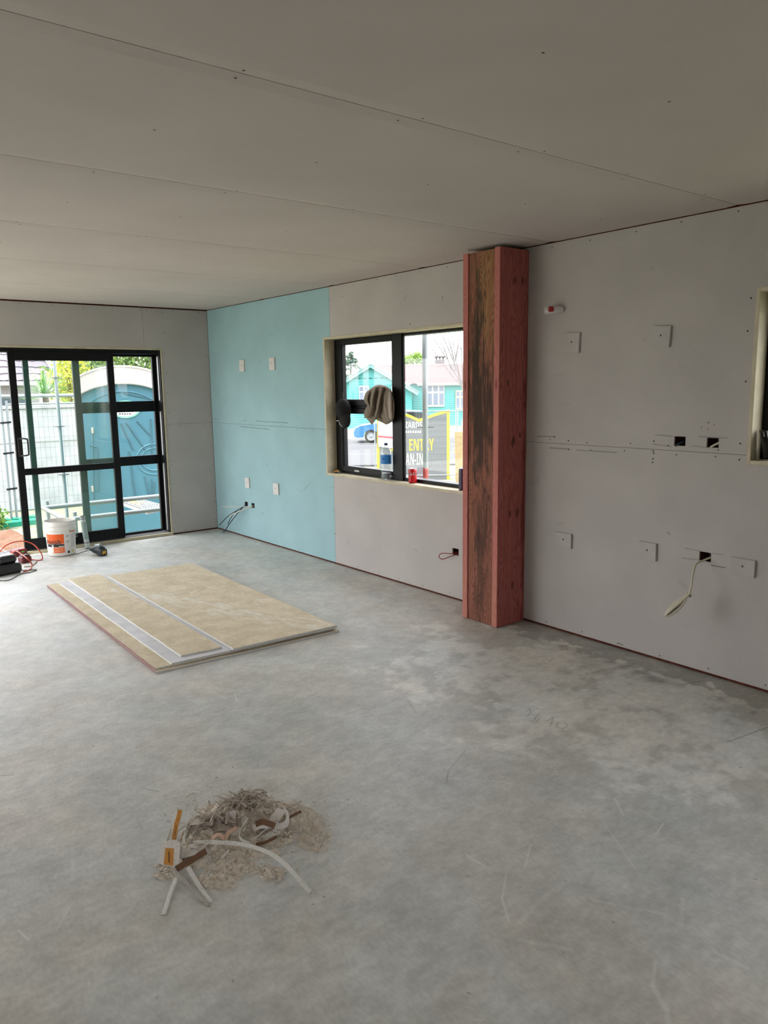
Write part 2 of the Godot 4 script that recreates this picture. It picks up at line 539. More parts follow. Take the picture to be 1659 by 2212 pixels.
func build_ceiling() -> void:
	var o := thing("ceiling", "unpainted plasterboard ceiling with open joints between sheets", "", Vector3.ZERO, "", "structure")
	var m := grain(mat("ceiling board paper", Color(0.765, 0.728, 0.70), 0.9), 0.012, 0.05, 0.35, 51)
	var joints := [ZF + 0.01, -6.69, -5.515, -4.339, -3.163, -2.006, -0.84, 0.33, ZB - 0.01]
	for k in joints.size() - 1:
		# long edges are tapered: 2 mm over the last 55 mm
		var z0: float = joints[k] + 0.0022
		var z1: float = joints[k + 1] - 0.0022
		var x0 := XL + 0.005
		var x1 := XR - 0.006
		var mb := MB.new()
		var prof := [Vector2(z0, H + 0.013), Vector2(z0, H + 0.004), Vector2(z0 + 0.06, H), Vector2(z1 - 0.06, H), Vector2(z1, H + 0.004), Vector2(z1, H + 0.013)]
		for q in prof.size():
			var a: Vector2 = prof[q]
			var b: Vector2 = prof[(q + 1) % prof.size()]
			mb.quad(Vector3(x0, a.y, a.x), Vector3(x1, a.y, a.x), Vector3(x1, b.y, b.x), Vector3(x0, b.y, b.x))
		part(o, "plasterboard_sheet", mb, m)
	var bk := MB.new()
	bk.bb(Vector3(XL - 0.2, H + 0.0135, ZF - 0.2), Vector3(XR + 0.2, H + 0.1, ZB + 0.2))
	part(o, "joist_deck", bk, mat("ceiling batten pine", Color(0.62, 0.50, 0.37), 0.9))
	# roof over the eaves
	var sc := MB.new()
	var rg := rngs(9)
	for k in range(1, joints.size() - 1):
		var x := XL + 0.3
		while x < XR - 0.1:
			for s in [-0.03, 0.03]:
				if rg.randf() < 0.8: sc.lathe([Vector2(0.0005, -0.0012), Vector2(0.0045, 0.0)], 6, Transform3D(Basis(), Vector3(x + rg.randf_range(-0.05, 0.05), H - 0.0002, joints[k] + s)))
			if k < joints.size() - 1:
				sc.lathe([Vector2(0.0005, -0.0012), Vector2(0.005, 0.0)], 6, Transform3D(Basis(), Vector3(x + rg.randf_range(-0.05, 0.05), H - 0.0002, joints[k] + 0.585)))
			x += 0.6
	part(o, "screw_heads", sc, screw_mat, "", "stuff")

# paper-faced wall sheets share one picture of smudges and pencil lines; u runs along the wall (8 m), v up it (2.42 m)
func wall_paper() -> ImageTexture:
	var W := 2048
	var Hh := 620
	var a := noise_bytes(W, Hh, 0.008, 4, 21)
	var c := noise_bytes(W, Hh, 0.2, 2, 22)
	var d := PackedByteArray()
	d.resize(W * Hh * 3)
	for i in W * Hh:
		var q := 240.0 + (a[i] - 128) * 0.05 + (c[i] - 128) * 0.022
		d[i * 3] = int(q); d[i * 3 + 1] = int(q); d[i * 3 + 2] = int(q - 1)
	var P := func(px: float, py: float) -> Vector2:
		var p := on_x(px, py, XR)
		return Vector2((p.z + 8.0) / 8.0 * W, p.y / 2.42 * Hh)
	var dk := Color(0.34, 0.33, 0.33)
	for s in [[1160, 943, 1198, 944, 0.5], [1187, 968, 1230, 971, 0.5], [1245, 973, 1332, 978, 0.45], [1415, 940, 1452, 943, 0.4], [1410, 960, 1450, 965, 0.35], [1510, 944, 1570, 947, 0.35], [1495, 964, 1530, 968, 0.3], [1480, 1185, 1512, 1191, 0.35], [1473, 1206, 1508, 1210, 0.35], [1536, 1222, 1566, 1227, 0.6], [1538, 1196, 1560, 1199, 0.25], [553, 910, 622, 914, 0.5], [520, 922, 582, 928, 0.55], [525, 908, 532, 909, 0.5], [458, 905, 470, 906, 0.3], [575, 1002, 578, 1008, 0.4], [655, 1060, 668, 1046, 0.3], [1160, 1030, 1164, 1040, 0.25], [955, 640, 956, 650, 0.5], [1440, 1150, 1446, 1155, 0.5], [1335, 1390, 1345, 1394, 0.7]]:
		stroke(d, W, Hh, P.call(s[0], s[1]), P.call(s[2], s[3]), Vector2(0.8, 0.7), dk, s[4])
	for s in [[1514, 924], [1528, 915], [1541, 919], [1528, 928], [1530, 914]]:
		var p: Vector2 = P.call(s[0], s[1])
		stroke(d, W, Hh, p, p + Vector2(0.6, 0.6), Vector2(1.0, 1.0), Color(0.6, 0.45, 0.42), 0.5)
	var rg := rngs(77)
	for k in 60:
		var p := Vector2(rg.randf_range(0, W), rg.randf_range(0, Hh))
		stroke(d, W, Hh, p, p + Vector2(rg.randf_range(-25, 25), rg.randf_range(-8, 8)), Vector2(rg.randf_range(0.8, 5.0), rg.randf_range(0.8, 3.0)), dk, rg.randf_range(0.02, 0.09))
	return img_tex(W, Hh, d)

# outer wall built round its openings; o, U, V as for MB.panel
func wall_core(root: Node3D, o: Vector3, U: Vector3, w: float, holes: Array, small := []) -> void:
	var N := U.cross(Vector3.UP)
	var fr := MB.new()
	fr.panel(o - N * 0.0112, U, Vector3.UP, w, H + 0.01, holes + small, 0.09)
	part(root, "timber_framing", fr, mats["red bottom plate"])
	var cl := MB.new()
	cl.panel(o - N * 0.1025, U, Vector3.UP, w, H + 0.4, holes, 0.05)
	part(root, "outer_cladding", cl, mat("outer cladding", Color(0.55, 0.55, 0.53), 0.8))

func build_walls() -> void:
	var plate := grain(mat("red bottom plate", Color(0.42, 0.22, 0.17), 0.85), 0.03, 0.4, 2.0, 42)
	plate.metallic_specular = 0.2
	var tex := wall_paper()
	var grey := mat("grey plasterboard paper", Color(0.755, 0.732, 0.714), 0.9)
	grey.albedo_texture = tex
	var blue := mat("blue wet-area plasterboard paper", Color(0.63, 0.765, 0.785), 0.9)
	blue.albedo_texture = tex
	# ----- right wall: U = +z -----
	var wr := thing("wall_right", "plasterboard side wall with one pale blue bay beside grey sheets", "", Vector3.ZERO, "", "structure")
	var w1 := Rect2(-5.665, 0.798, 2.0, 1.204)       # z, y, width, height
	var w2 := Rect2(-1.885, 1.158, 2.4, 0.862)
	var boxes := []
	for p in [[532, 1089], [546.5, 1092], [984, 1192], [1468.5, 953], [1539.5, 956.5], [1523, 1202.5]]:
		var q := on_x(p[0], p[1], XR)
		boxes.append(Rect2(q.z - 0.033, q.y - 0.025, 0.066, 0.05))
	var all := [w1, w2] + boxes
	var o0 := Vector3(XR, 0, ZF - 0.2)
	var sh := []
	for r in all: sh.append(Rect2(r.position.x - o0.z, r.position.y, r.size.x, r.size.y))
	wall_core(wr, o0, Vector3(0, 0, 1), ZB - ZF + 0.4, sh.slice(0, 2), sh.slice(2))
	# back of each cut-out: a shallow box lined with dark framing
	var zz := [ZF + 0.004, -5.5575, -3.5, -0.45, ZB - 0.004]
	var sc := MB.new()
	for k in 4:
		for up in 2:
			var y0 := 0.016 if up == 0 else 1.2065
			var y1 := 1.2045 if up == 0 else 2.4155
			var z0: float = zz[k] + 0.0012
			var z1: float = zz[k + 1] - 0.0012
			var hs := []
			for r in all:
				var hr := Rect2(r.position.x - z0, r.position.y - y0, r.size.x, r.size.y)
				if hr.intersects(Rect2(0, 0, z1 - z0, y1 - y0)): hs.append(hr)
			var mb := MB.new()
			mb.panel(Vector3(XR, y0, z0), Vector3(0, 0, 1), Vector3.UP, z1 - z0, y1 - y0, hs, 0.0102, Vector2((z0 + 8.0) / 8.0, y0 / 2.42), Vector2(1.0 / 8.0, 1.0 / 2.42))
			part(wr, "plasterboard_sheet", mb, blue if k == 0 else grey, "pale blue sheet" if k == 0 else "")
			# screws round the edges
			var rg := rngs(100 + k * 2 + up)
			var spots := []
			var z := z0 + 0.08
			while z < z1 - 0.03:
				spots.append(Vector2(z, y0 + 0.02)); spots.append(Vector2(z, y1 - 0.02))
				z += 0.28
			var y := y0 + 0.05
			while y < y1 - 0.04:
				spots.append(Vector2(z0 + 0.016, y)); spots.append(Vector2(z1 - 0.016, y))
				y += 0.21
			for s in spots:
				var ok: bool = rg.randf() < 0.8
				for r in [w1, w2]:
					if r.grow(0.01).has_point(s): ok = false
				var ss: Vector2 = s + Vector2(rg.randf_range(-0.03, 0.03), rg.randf_range(-0.006, 0.006))
				if ok: sc.lathe([Vector2(0.0003, 0.0008), Vector2(0.0042, 0.0)], 6, Transform3D(Basis(Vector3(0, 0, 1), PI / 2), Vector3(XR - 0.0002, ss.y, ss.x)))
	for p in [[1198, 944], [1228, 952], [1228, 971], [1412.5, 953], [1411, 974], [1412, 979], [1410.5, 991], [1409.5, 999], [1599, 958], [1597, 993], [1622.5, 644], [1615, 715], [1611, 824], [886, 700]]:
		var q := on_x(p[0], p[1], XR)
		sc.lathe([Vector2(0.0003, 0.001), Vector2(0.0052, 0.0)], 6, Transform3D(Basis(Vector3(0, 0, 1), PI / 2), Vector3(XR - 0.0002, q.y, q.z)))
	part(wr, "screw_heads", sc, screw_mat, "", "stuff")
	# ----- far wall: U = +x -----
	var wf := thing("wall_far", "grey plasterboard end wall round the sliding door", "", Vector3.ZERO, "", "structure")
	var door := Rect2(-0.90, -0.05, 4.173, 2.056)     # x, y, width, height
	var of := Vector3(XL - 0.2, 0, ZF)
	wall_core(wf, of, Vector3(1, 0, 0), XR - XL + 0.35, [Rect2(door.position.x - of.x, door.position.y, door.size.x, door.size.y)])
	var sf := MB.new()
	for r in [Rect2(XL + 0.004, 1.2065, 3.086 - XL - 0.005, 1.2045), Rect2(3.0872, 1.2065, XR - 3.0872 - 0.001, 1.2045), Rect2(XL + 0.004, 0.016, 1.3, 1.1885), Rect2(3.0872, 0.016, XR - 3.0872 - 0.001, 1.1885)]:
		var mb := MB.new()
		mb.panel(Vector3(r.position.x, r.position.y, ZF), Vector3(1, 0, 0), Vector3.UP, r.size.x, r.size.y, [Rect2(door.position - r.position, door.size)], 0.0102, Vector2(-0.0875 + r.position.x / 8.0, r.position.y / 2.42), Vector2(1.0 / 8.0, 1.0 / 2.42))
		part(wf, "plasterboard_sheet", mb, grey)
		var x: float = r.position.x + 0.05
		while x < r.end.x:
			for y in [r.position.y + 0.02, r.end.y - 0.02]:
				if not door.grow(0.01).has_point(Vector2(x, y)): sf.lathe([Vector2(0.0003, 0.0008), Vector2(0.0042, 0.0)], 6, Transform3D(Basis(Vector3(1, 0, 0), PI / 2), Vector3(x, y, ZF + 0.0002)))
			x += 0.29
		var y2: float = r.position.y + 0.09
		while y2 < r.end.y:
			if r.position.x > 3: sf.lathe([Vector2(0.0003, 0.0008), Vector2(0.0042, 0.0)], 6, Transform3D(Basis(Vector3(1, 0, 0), PI / 2), Vector3(r.end.x - 0.02, y2, ZF + 0.0002)))
			if r.position.x > 3: sf.lathe([Vector2(0.0003, 0.0008), Vector2(0.0042, 0.0)], 6, Transform3D(Basis(Vector3(1, 0, 0), PI / 2), Vector3(3.31, y2 + 0.03, ZF + 0.0002)))
			y2 += 0.21
	part(wf, "screw_heads", sf, screw_mat, "", "stuff")
	# ----- left and back walls, outside the frame: their openings light the room -----
	var wl := thing("wall_left", "plasterboard wall with wide openings opposite the blue bay", "", Vector3.ZERO, "", "structure")
	var ol := Vector3(XL, 0, ZB + 0.2)
	var lh := LEFT_HOLES.map(func(r): return Rect2(ol.z - r.position.x - r.size.x, r.position.y, r.size.x, r.size.y))
	wall_core(wl, ol, Vector3(0, 0, -1), ZB - ZF + 0.4, lh)
	var mbl := MB.new()
	mbl.panel(Vector3(XL, 0.016, ZB), Vector3(0, 0, -1), Vector3.UP, ZB - ZF, 2.395, LEFT_HOLES.map(func(r): return Rect2(ZB - r.position.x - r.size.x, r.position.y - 0.016, r.size.x, r.size.y)), 0.0102, Vector2.ZERO, Vector2(0.125, 0.413))
	part(wl, "plasterboard_sheet", mbl, grey)
	var wb := thing("wall_back", "plasterboard wall behind the room with a wide opening", "", Vector3.ZERO, "", "structure")
	var ob := Vector3(XR + 0.15, 0, ZB)
	wall_core(wb, ob, Vector3(-1, 0, 0), XR - XL + 0.35, BACK_HOLES.map(func(r): return Rect2(ob.x - r.position.x - r.size.x, r.position.y, r.size.x, r.size.y)))
	var mbb := MB.new()
	mbb.panel(Vector3(XR, 0.016, ZB), Vector3(-1, 0, 0), Vector3.UP, XR - XL, 2.395, BACK_HOLES.map(func(r): return Rect2(XR - r.position.x - r.size.x, r.position.y - 0.016, r.size.x, r.size.y)), 0.0102, Vector2.ZERO, Vector2(0.125, 0.413))
	part(wb, "plasterboard_sheet", mbb, grey)

const LEFT_HOLES := [Rect2(-7.82, -0.05, 3.1, 2.4)]   # z, y, width, height
const BACK_HOLES := [Rect2(-1.9, -0.05, 1.0, 2.1)]                                  # x, y, width, height

func glazed(root: Node3D, called: String, x0: float, x1: float, y0: float, y1: float, pos: float, along_x: bool, m: Material) -> void:
	var mb := MB.new()
	if along_x: mb.quad(Vector3(x0, y0, pos), Vector3(x1, y0, pos), Vector3(x1, y1, pos), Vector3(x0, y1, pos))
	else: mb.quad(Vector3(pos, y0, x0), Vector3(pos, y0, x1), Vector3(pos, y1, x1), Vector3(pos, y1, x0))
	part(root, called, mb, m)

func build_door() -> void:
	var clear := glass("clear pane", Color(0.8, 0.88, 0.86), 0.03)
	var tinted := glass("green tinted pane", Color(0.42, 0.80, 0.70), 0.10)
	tinted.backlight_enabled = true
	tinted.backlight = Color(0.10, 0.17, 0.15)
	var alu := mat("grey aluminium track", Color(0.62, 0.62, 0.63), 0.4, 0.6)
	# cream liner round the opening
	var t := thing("trim_1", "cream door liner and floor batten round the sliding door", "", Vector3.ZERO, "", "structure")
	var l := MB.new()
	l.bb(Vector3(3.257, 0, ZF - 0.13), Vector3(3.2755, 2.006, ZF + 0.004), 0.002)
	part(t, "jamb_liner", l, cream)
	l = MB.new()
	l.bb(Vector3(-0.90, 1.986, ZF - 0.13), Vector3(3.257, 2.006, ZF + 0.004), 0.002)
	part(t, "head_liner", l, cream)
	l = MB.new()
	l.bb(Vector3(-0.90, 0.0, ZF - 0.012), Vector3(3.2755, 0.03, ZF + 0.014), 0.003)
	part(t, "floor_batten", l, cream)
	l = MB.new()
	l.bb(Vector3(-0.90, 0.0, ZF - 0.13), Vector3(-0.882, 1.986, ZF + 0.004), 0.002)
	part(t, "jamb_liner", l, cream)
	var d := thing("door_1", "black aluminium stacking sliding door, pushed half open", "", Vector3(2.4, 0, -8.0), "", "structure")
	var f := MB.new()
	f.bb(Vector3(-0.88, 1.945, -8.1), Vector3(3.257, 1.986, -7.93), 0.002)
	f.bb(Vector3(3.244, 0.0, -8.1), Vector3(3.257, 1.986, -7.925), 0.002)
	f.bb(Vector3(3.2571, 0.0, -8.12), Vector3(3.32, 1.986, -8.055), 0.002)
	f.bb(Vector3(-0.88, 0.0, -8.1), Vector3(-0.83, 1.986, -7.93), 0.002)
	part(d, "outer_frame", f, black_alu)
	# sill with its three raised tracks
	var s := MB.new()
	s.bb(Vector3(-0.86, 0.0, -8.12), Vector3(3.244, 0.022, -7.935))
	for z in [-7.952, -7.998, -8.044]: s.bb(Vector3(-0.86, 0.022, z - 0.006), Vector3(3.244, 0.036, z + 0.006), 0.001)
	part(d, "sill_track", s, alu)
	for yy in [[0.05, 0.79], [0.875, 1.345], [1.46, 1.925]]:  # pale strips set on the black jamb to paint in its reflection
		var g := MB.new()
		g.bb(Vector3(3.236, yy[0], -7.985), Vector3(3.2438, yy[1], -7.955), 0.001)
		part(d, "jamb_reflection", g, alu, "pale grey strip painted in as a reflection")
	# a leaf: two stiles, three rails, two panes
	var leaf := func(called: String, x0: float, x1: float, z: float, rails: Array, sw: float, gm: Material, th := 0.038) -> Node3D:
		var r := MeshInstance3D.new()
		r.name = called
		var st := MB.new()
		st.bb(Vector3(x0, 0.04, z - th * 0.5), Vector3(x0 + sw, 1.955, z + th * 0.5), 0.002)
		for i in st.v.size(): st.v[i] -= d.position
		r.mesh = st.mesh(black_alu)
		d.add_child(r, true)
		var s2 := MB.new()
		s2.bb(Vector3(x1 - sw, 0.04, z - th * 0.5), Vector3(x1, 1.955, z + th * 0.5), 0.002)
		part(r, "stile", s2, black_alu)
		for q in rails:
			var m2 := MB.new()
			m2.bb(Vector3(x0 + sw, q[0], z - th * 0.48), Vector3(x1 - sw, q[1], z + th * 0.48), 0.002)
			part(r, "rail", m2, black_alu)
		for k in rails.size() - 1:
			glazed(r, "pane", x0 + sw, x1 - sw, rails[k][1], rails[k + 1][0], z, true, gm)
		return r
	var front: Node3D = leaf.call("sliding_leaf", 1.765, 2.752, -7.944, [[0.04, 0.148], [0.775, 0.838], [1.868, 1.955]], 0.062, tinted)
	leaf.call("sliding_leaf", 1.905, 2.775, -7.996, [[0.04, 0.14], [0.775, 0.835], [1.88, 1.955]], 0.05, clear)
	leaf.call("fixed_leaf", 2.383, 3.274, -8.062, [[0.02, 0.06], [0.782, 0.878], [1.346, 1.458], [1.92, 1.986]], 0.066, clear)
	# pull handle on the front leaf
	var h := MB.new()
	var c := Vector3(1.80, 1.05, -7.925)
	h.tube(curve([c + Vector3(0, -0.082, 0.0), c + Vector3(0.03, -0.082, 0.03), c + Vector3(0.058, -0.076, 0.045), c + Vector3(0.064, -0.06, 0.047), c + Vector3(0.064, 0.06, 0.047), c + Vector3(0.058, 0.076, 0.045), c + Vector3(0.03, 0.082, 0.03), c + Vector3(0, 0.082, 0.0)], 4), 0.0075, 8)
	h.box(c + Vector3(0, 0, 0.004), Vector3(0.03, 0.19, 0.008), Basis(), 0.002)
	part(front, "pull_handle", h, mat("black handle", Color(0.06, 0.06, 0.06), 0.3))

func build_windows() -> void:
	var clear := glass("clear pane", Color(0.8, 0.88, 0.86), 0.03)
	# liners: cream boards 18 mm thick
	for k in 2:
		var z0 := -5.665 if k == 0 else -1.885
		var z1 := -3.665 if k == 0 else 0.515
		var y0 := 0.798 if k == 0 else 1.158
		var y1 := 2.002 if k == 0 else 2.02
		var t := thing("trim_%d" % (k + 2), ["cream window liner and sill round the window behind the red timber post", "cream window liner round the window beside the sockets"][k], "", Vector3.ZERO, "", "structure")
		for q in [["side_liner", z0, z0 + 0.02, y0, y1], ["side_liner", z1 - 0.02, z1, y0, y1], ["head_liner", z0 + 0.02, z1 - 0.02, y1 - 0.02, y1], ["sill_board", z0 + 0.02, z1 - 0.02, y0, y0 + 0.022]]:
			var l := MB.new()
			l.bb(Vector3(XR - 0.004, q[3], q[1]), Vector3(XR + 0.125, q[4], q[2]), 0.002)
			part(t, q[0], l, cream)
	var xf := XR + 0.09      # inner face of the frames
	var w := thing("window_1", "black aluminium window with two opening sashes and one fixed pane", "", Vector3(xf, 0.82, -4.66), "", "structure")
	var f := MB.new()
	f.bb(Vector3(xf + 0.01, 0.82, -5.645), Vector3(xf + 0.10, 1.982, -5.60), 0.002)
	f.bb(Vector3(xf + 0.01, 0.82, -3.73), Vector3(xf + 0.10, 1.982, -3.685), 0.002)
	f.bb(Vector3(xf + 0.01, 1.962, -5.60), Vector3(xf + 0.10, 1.982, -3.73), 0.002)
	f.bb(Vector3(xf + 0.01, 0.82, -5.60), Vector3(xf + 0.10, 0.848, -3.73), 0.002)
	part(w, "outer_frame", f, black_alu)
	f = MB.new()
	f.bb(Vector3(xf - 0.004, 0.82, -4.822), Vector3(xf + 0.022, 1.982, -4.702), 0.003)
	f.bb(Vector3(xf + 0.004, 0.848, -4.702), Vector3(xf + 0.022, 1.962, -4.69), 0.002)
	part(w, "mullion", f, black_alu)
	f = MB.new()
	f.bb(Vector3(xf + 0.01, 1.39, -5.60), Vector3(xf + 0.10, 1.415, -4.822), 0.002)
	part(w, "transom", f, black_alu)
	for q in [[1.415, 1.975, "upper_sash"], [0.835, 1.39, "lower_sash"]]:
		var sash := MB.new()
		var z0 := -5.608
		var z1 := -4.822
		sash.bb(Vector3(xf, q[0], z0), Vector3(xf + 0.06, q[1], z0 + 0.07), 0.003)
		sash.bb(Vector3(xf, q[0], z1 - 0.012), Vector3(xf + 0.06, q[1], z1), 0.003)
		sash.bb(Vector3(xf, q[0], z0 + 0.07), Vector3(xf + 0.06, q[0] + 0.052, z1 - 0.012), 0.003)
		sash.bb(Vector3(xf, q[1] - 0.045, z0 + 0.07), Vector3(xf + 0.06, q[1], z1 - 0.012), 0.003)
		sash.bb(Vector3(xf + 0.012, q[0] + 0.052, z0 + 0.07), Vector3(xf + 0.03, q[1] - 0.045, z0 + 0.078), 0.001)
		var so := part(w, q[2], sash, black_alu)
		glazed(so, "pane", z0 + 0.07, z1 - 0.012, q[0] + 0.052, q[1] - 0.045, xf + 0.035, false, clear)
		var la := MB.new()
		var lz := -5.5 if q[0] > 1 else -5.32
		la.bb(Vector3(xf - 0.012, q[0] + 0.012, lz - 0.035), Vector3(xf, q[0] + 0.026, lz + 0.035), 0.003)
		part(so, "latch", la, mat("white latch", Color(0.82, 0.82, 0.80), 0.4) if q[0] < 1 else black_alu)
	glazed(w, "fixed_pane", -4.70, -3.73, 0.848, 1.962, xf + 0.016, false, clear)
	# second window, at the edge of the frame
	var w2 := thing("window_2", "black aluminium window with a phone standing on its sill", "", Vector3(xf, 1.18, -1.13), "", "structure")
	f = MB.new()
	f.bb(Vector3(xf + 0.005, 1.18, -1.865), Vector3(xf + 0.09, 2.0, -1.80), 0.002)
	f.bb(Vector3(xf + 0.005, 1.18, 0.43), Vector3(xf + 0.09, 2.0, 0.495), 0.002)
	f.bb(Vector3(xf + 0.005, 1.94, -1.80), Vector3(xf + 0.09, 2.0, 0.43), 0.002)
	f.bb(Vector3(xf + 0.005, 1.18, -1.80), Vector3(xf + 0.09, 1.24, 0.43), 0.002)
	f.bb(Vector3(xf + 0.005, 1.24, -0.71), Vector3(xf + 0.09, 1.94, -0.66), 0.002)
	part(w2, "outer_frame", f, black_alu)
	glazed(w2, "pane", -1.80, -0.71, 1.24, 1.94, xf + 0.04, false, clear)
	glazed(w2, "pane", -0.66, 0.43, 1.24, 1.94, xf + 0.04, false, clear)
func build_column() -> void:
	var o := thing("timber_post", "boxed post of rough red-stained pine planks standing against the side wall", "post", Vector3(3.68, 0, -3.49))
	var pinkl := Color(0.66, 0.36, 0.30)
	var pinkd := Color(0.45, 0.20, 0.16)
	var zl := -3.655
	var zr := -3.335
	var xf := 3.546
	var top := 2.399
	# side plank towards the camera, with its knots
	var m1 := mat("red pine plank", Color(1, 1, 1), 0.8)
	m1.albedo_texture = wood_tex(160, 1024, 11, Color(0.70, 0.40, 0.375), Color(0.585, 0.295, 0.275), [[82, 80, 6], [126, 79, 7], [50, 348, 5], [85, 502, 7], [122, 490, 5], [70, 706, 6], [112, 706, 8], [90, 912, 7]], [[150, 600, 14, 480, 0.45, Color(0.36, 0.11, 0.09)], [80, 508, 16, 12, 0.5, Color(0.2, 0.1, 0.09)]])
	var m2 := mat("weathered pine board", Color(1, 1, 1), 0.85)
	m2.albedo_texture = wood_tex(200, 1024, 23, Color(0.57, 0.36, 0.275), Color(0.40, 0.215, 0.16), [[125, 110, 6], [60, 340, 5], [150, 352, 7], [135, 640, 6], [165, 660, 6], [85, 770, 14], [60, 620, 6]], [[130, 110, 110, 240, 0.85, Color(0.64, 0.49, 0.31)], [64, 290, 60, 260, 0.95, Color(0.24, 0.18, 0.115)], [75, 440, 130, 170, 0.92, Color(0.24, 0.165, 0.11)], [150, 430, 80, 150, 0.7, Color(0.31, 0.20, 0.14)], [110, 720, 70, 110, 0.6, Color(0.30, 0.19, 0.13)], [100, 890, 60, 170, 0.65, Color(0.31, 0.20, 0.135)], [20, 600, 14, 500, 0.35, Color(0.66, 0.44, 0.32)]], 1.2)
	var m3 := mat("sawn plank edge", Color(1, 1, 1), 0.85)
	m3.albedo_texture = wood_tex(64, 1024, 37, Color(0.74, 0.46, 0.42), Color(0.64, 0.36, 0.33), [[30, 352, 8]], [[30, 960, 60, 110, 0.5, Color(0.74, 0.54, 0.42)]])
	var plank := func(called: String, a: Vector3, b: Vector3, mside: Material, mfront: Material) -> void:
		# faces towards +-z take mside, faces towards +-x mfront; u across, v down the board
		var p1 := MB.new()
		var p2 := MB.new()
		var r := 0.0015
		for s in 2:
			var z := a.z if s == 0 else b.z
			p1.quad(Vector3(a.x + r, a.y, z), Vector3(b.x, a.y, z), Vector3(b.x, b.y, z), Vector3(a.x + r, b.y, z), Vector2(0, 1), Vector2(1, 1), Vector2(1, 0), Vector2(0, 0))
			var x := a.x if s == 0 else b.x
			p2.quad(Vector3(x, a.y, a.z + r), Vector3(x, a.y, b.z - r), Vector3(x, b.y, b.z - r), Vector3(x, b.y, a.z + r), Vector2(0, 1), Vector2(1, 1), Vector2(1, 0), Vector2(0, 0))
			p2.quad(Vector3(a.x, a.y, z - (r if s == 1 else -r)), Vector3(a.x + r, a.y, z), Vector3(a.x + r, b.y, z), Vector3(a.x, b.y, z - (r if s == 1 else -r)), Vector2(0, 1), Vector2(0.03, 1), Vector2(0.03, 0), Vector2(0, 0))
			var y := a.y if s == 0 else b.y
			p2.quad(Vector3(a.x, y, a.z), Vector3(b.x, y, a.z), Vector3(b.x, y, b.z), Vector3(a.x, y, b.z), Vector2(0, 0), Vector2(1, 0), Vector2(1, 0.05), Vector2(0, 0.05))
		for i in p1.v.size(): p1.v[i] -= o.position
		for i in p2.v.size(): p2.v[i] -= o.position
		var am := p1.mesh(mside)
		am.add_surface_from_arrays(Mesh.PRIMITIVE_TRIANGLES, p2.arrays())
		am.surface_set_material(1, mfront)
		var mi := MeshInstance3D.new()
		mi.name = called
		mi.mesh = am
		o.add_child(mi, true)
	plank.call("side_plank", Vector3(xf, 0.003, zr - 0.045), Vector3(XR - 0.004, top, zr), m1, m3)
	plank.call("side_plank", Vector3(xf, 0.003, zl), Vector3(XR - 0.004, top - 0.004, zl + 0.046), m1, m3)
	plank.call("front_plank", Vector3(xf + 0.007, 0.004, zl + 0.0485), Vector3(xf + 0.052, top - 0.006, zr - 0.0475), m2, m2)

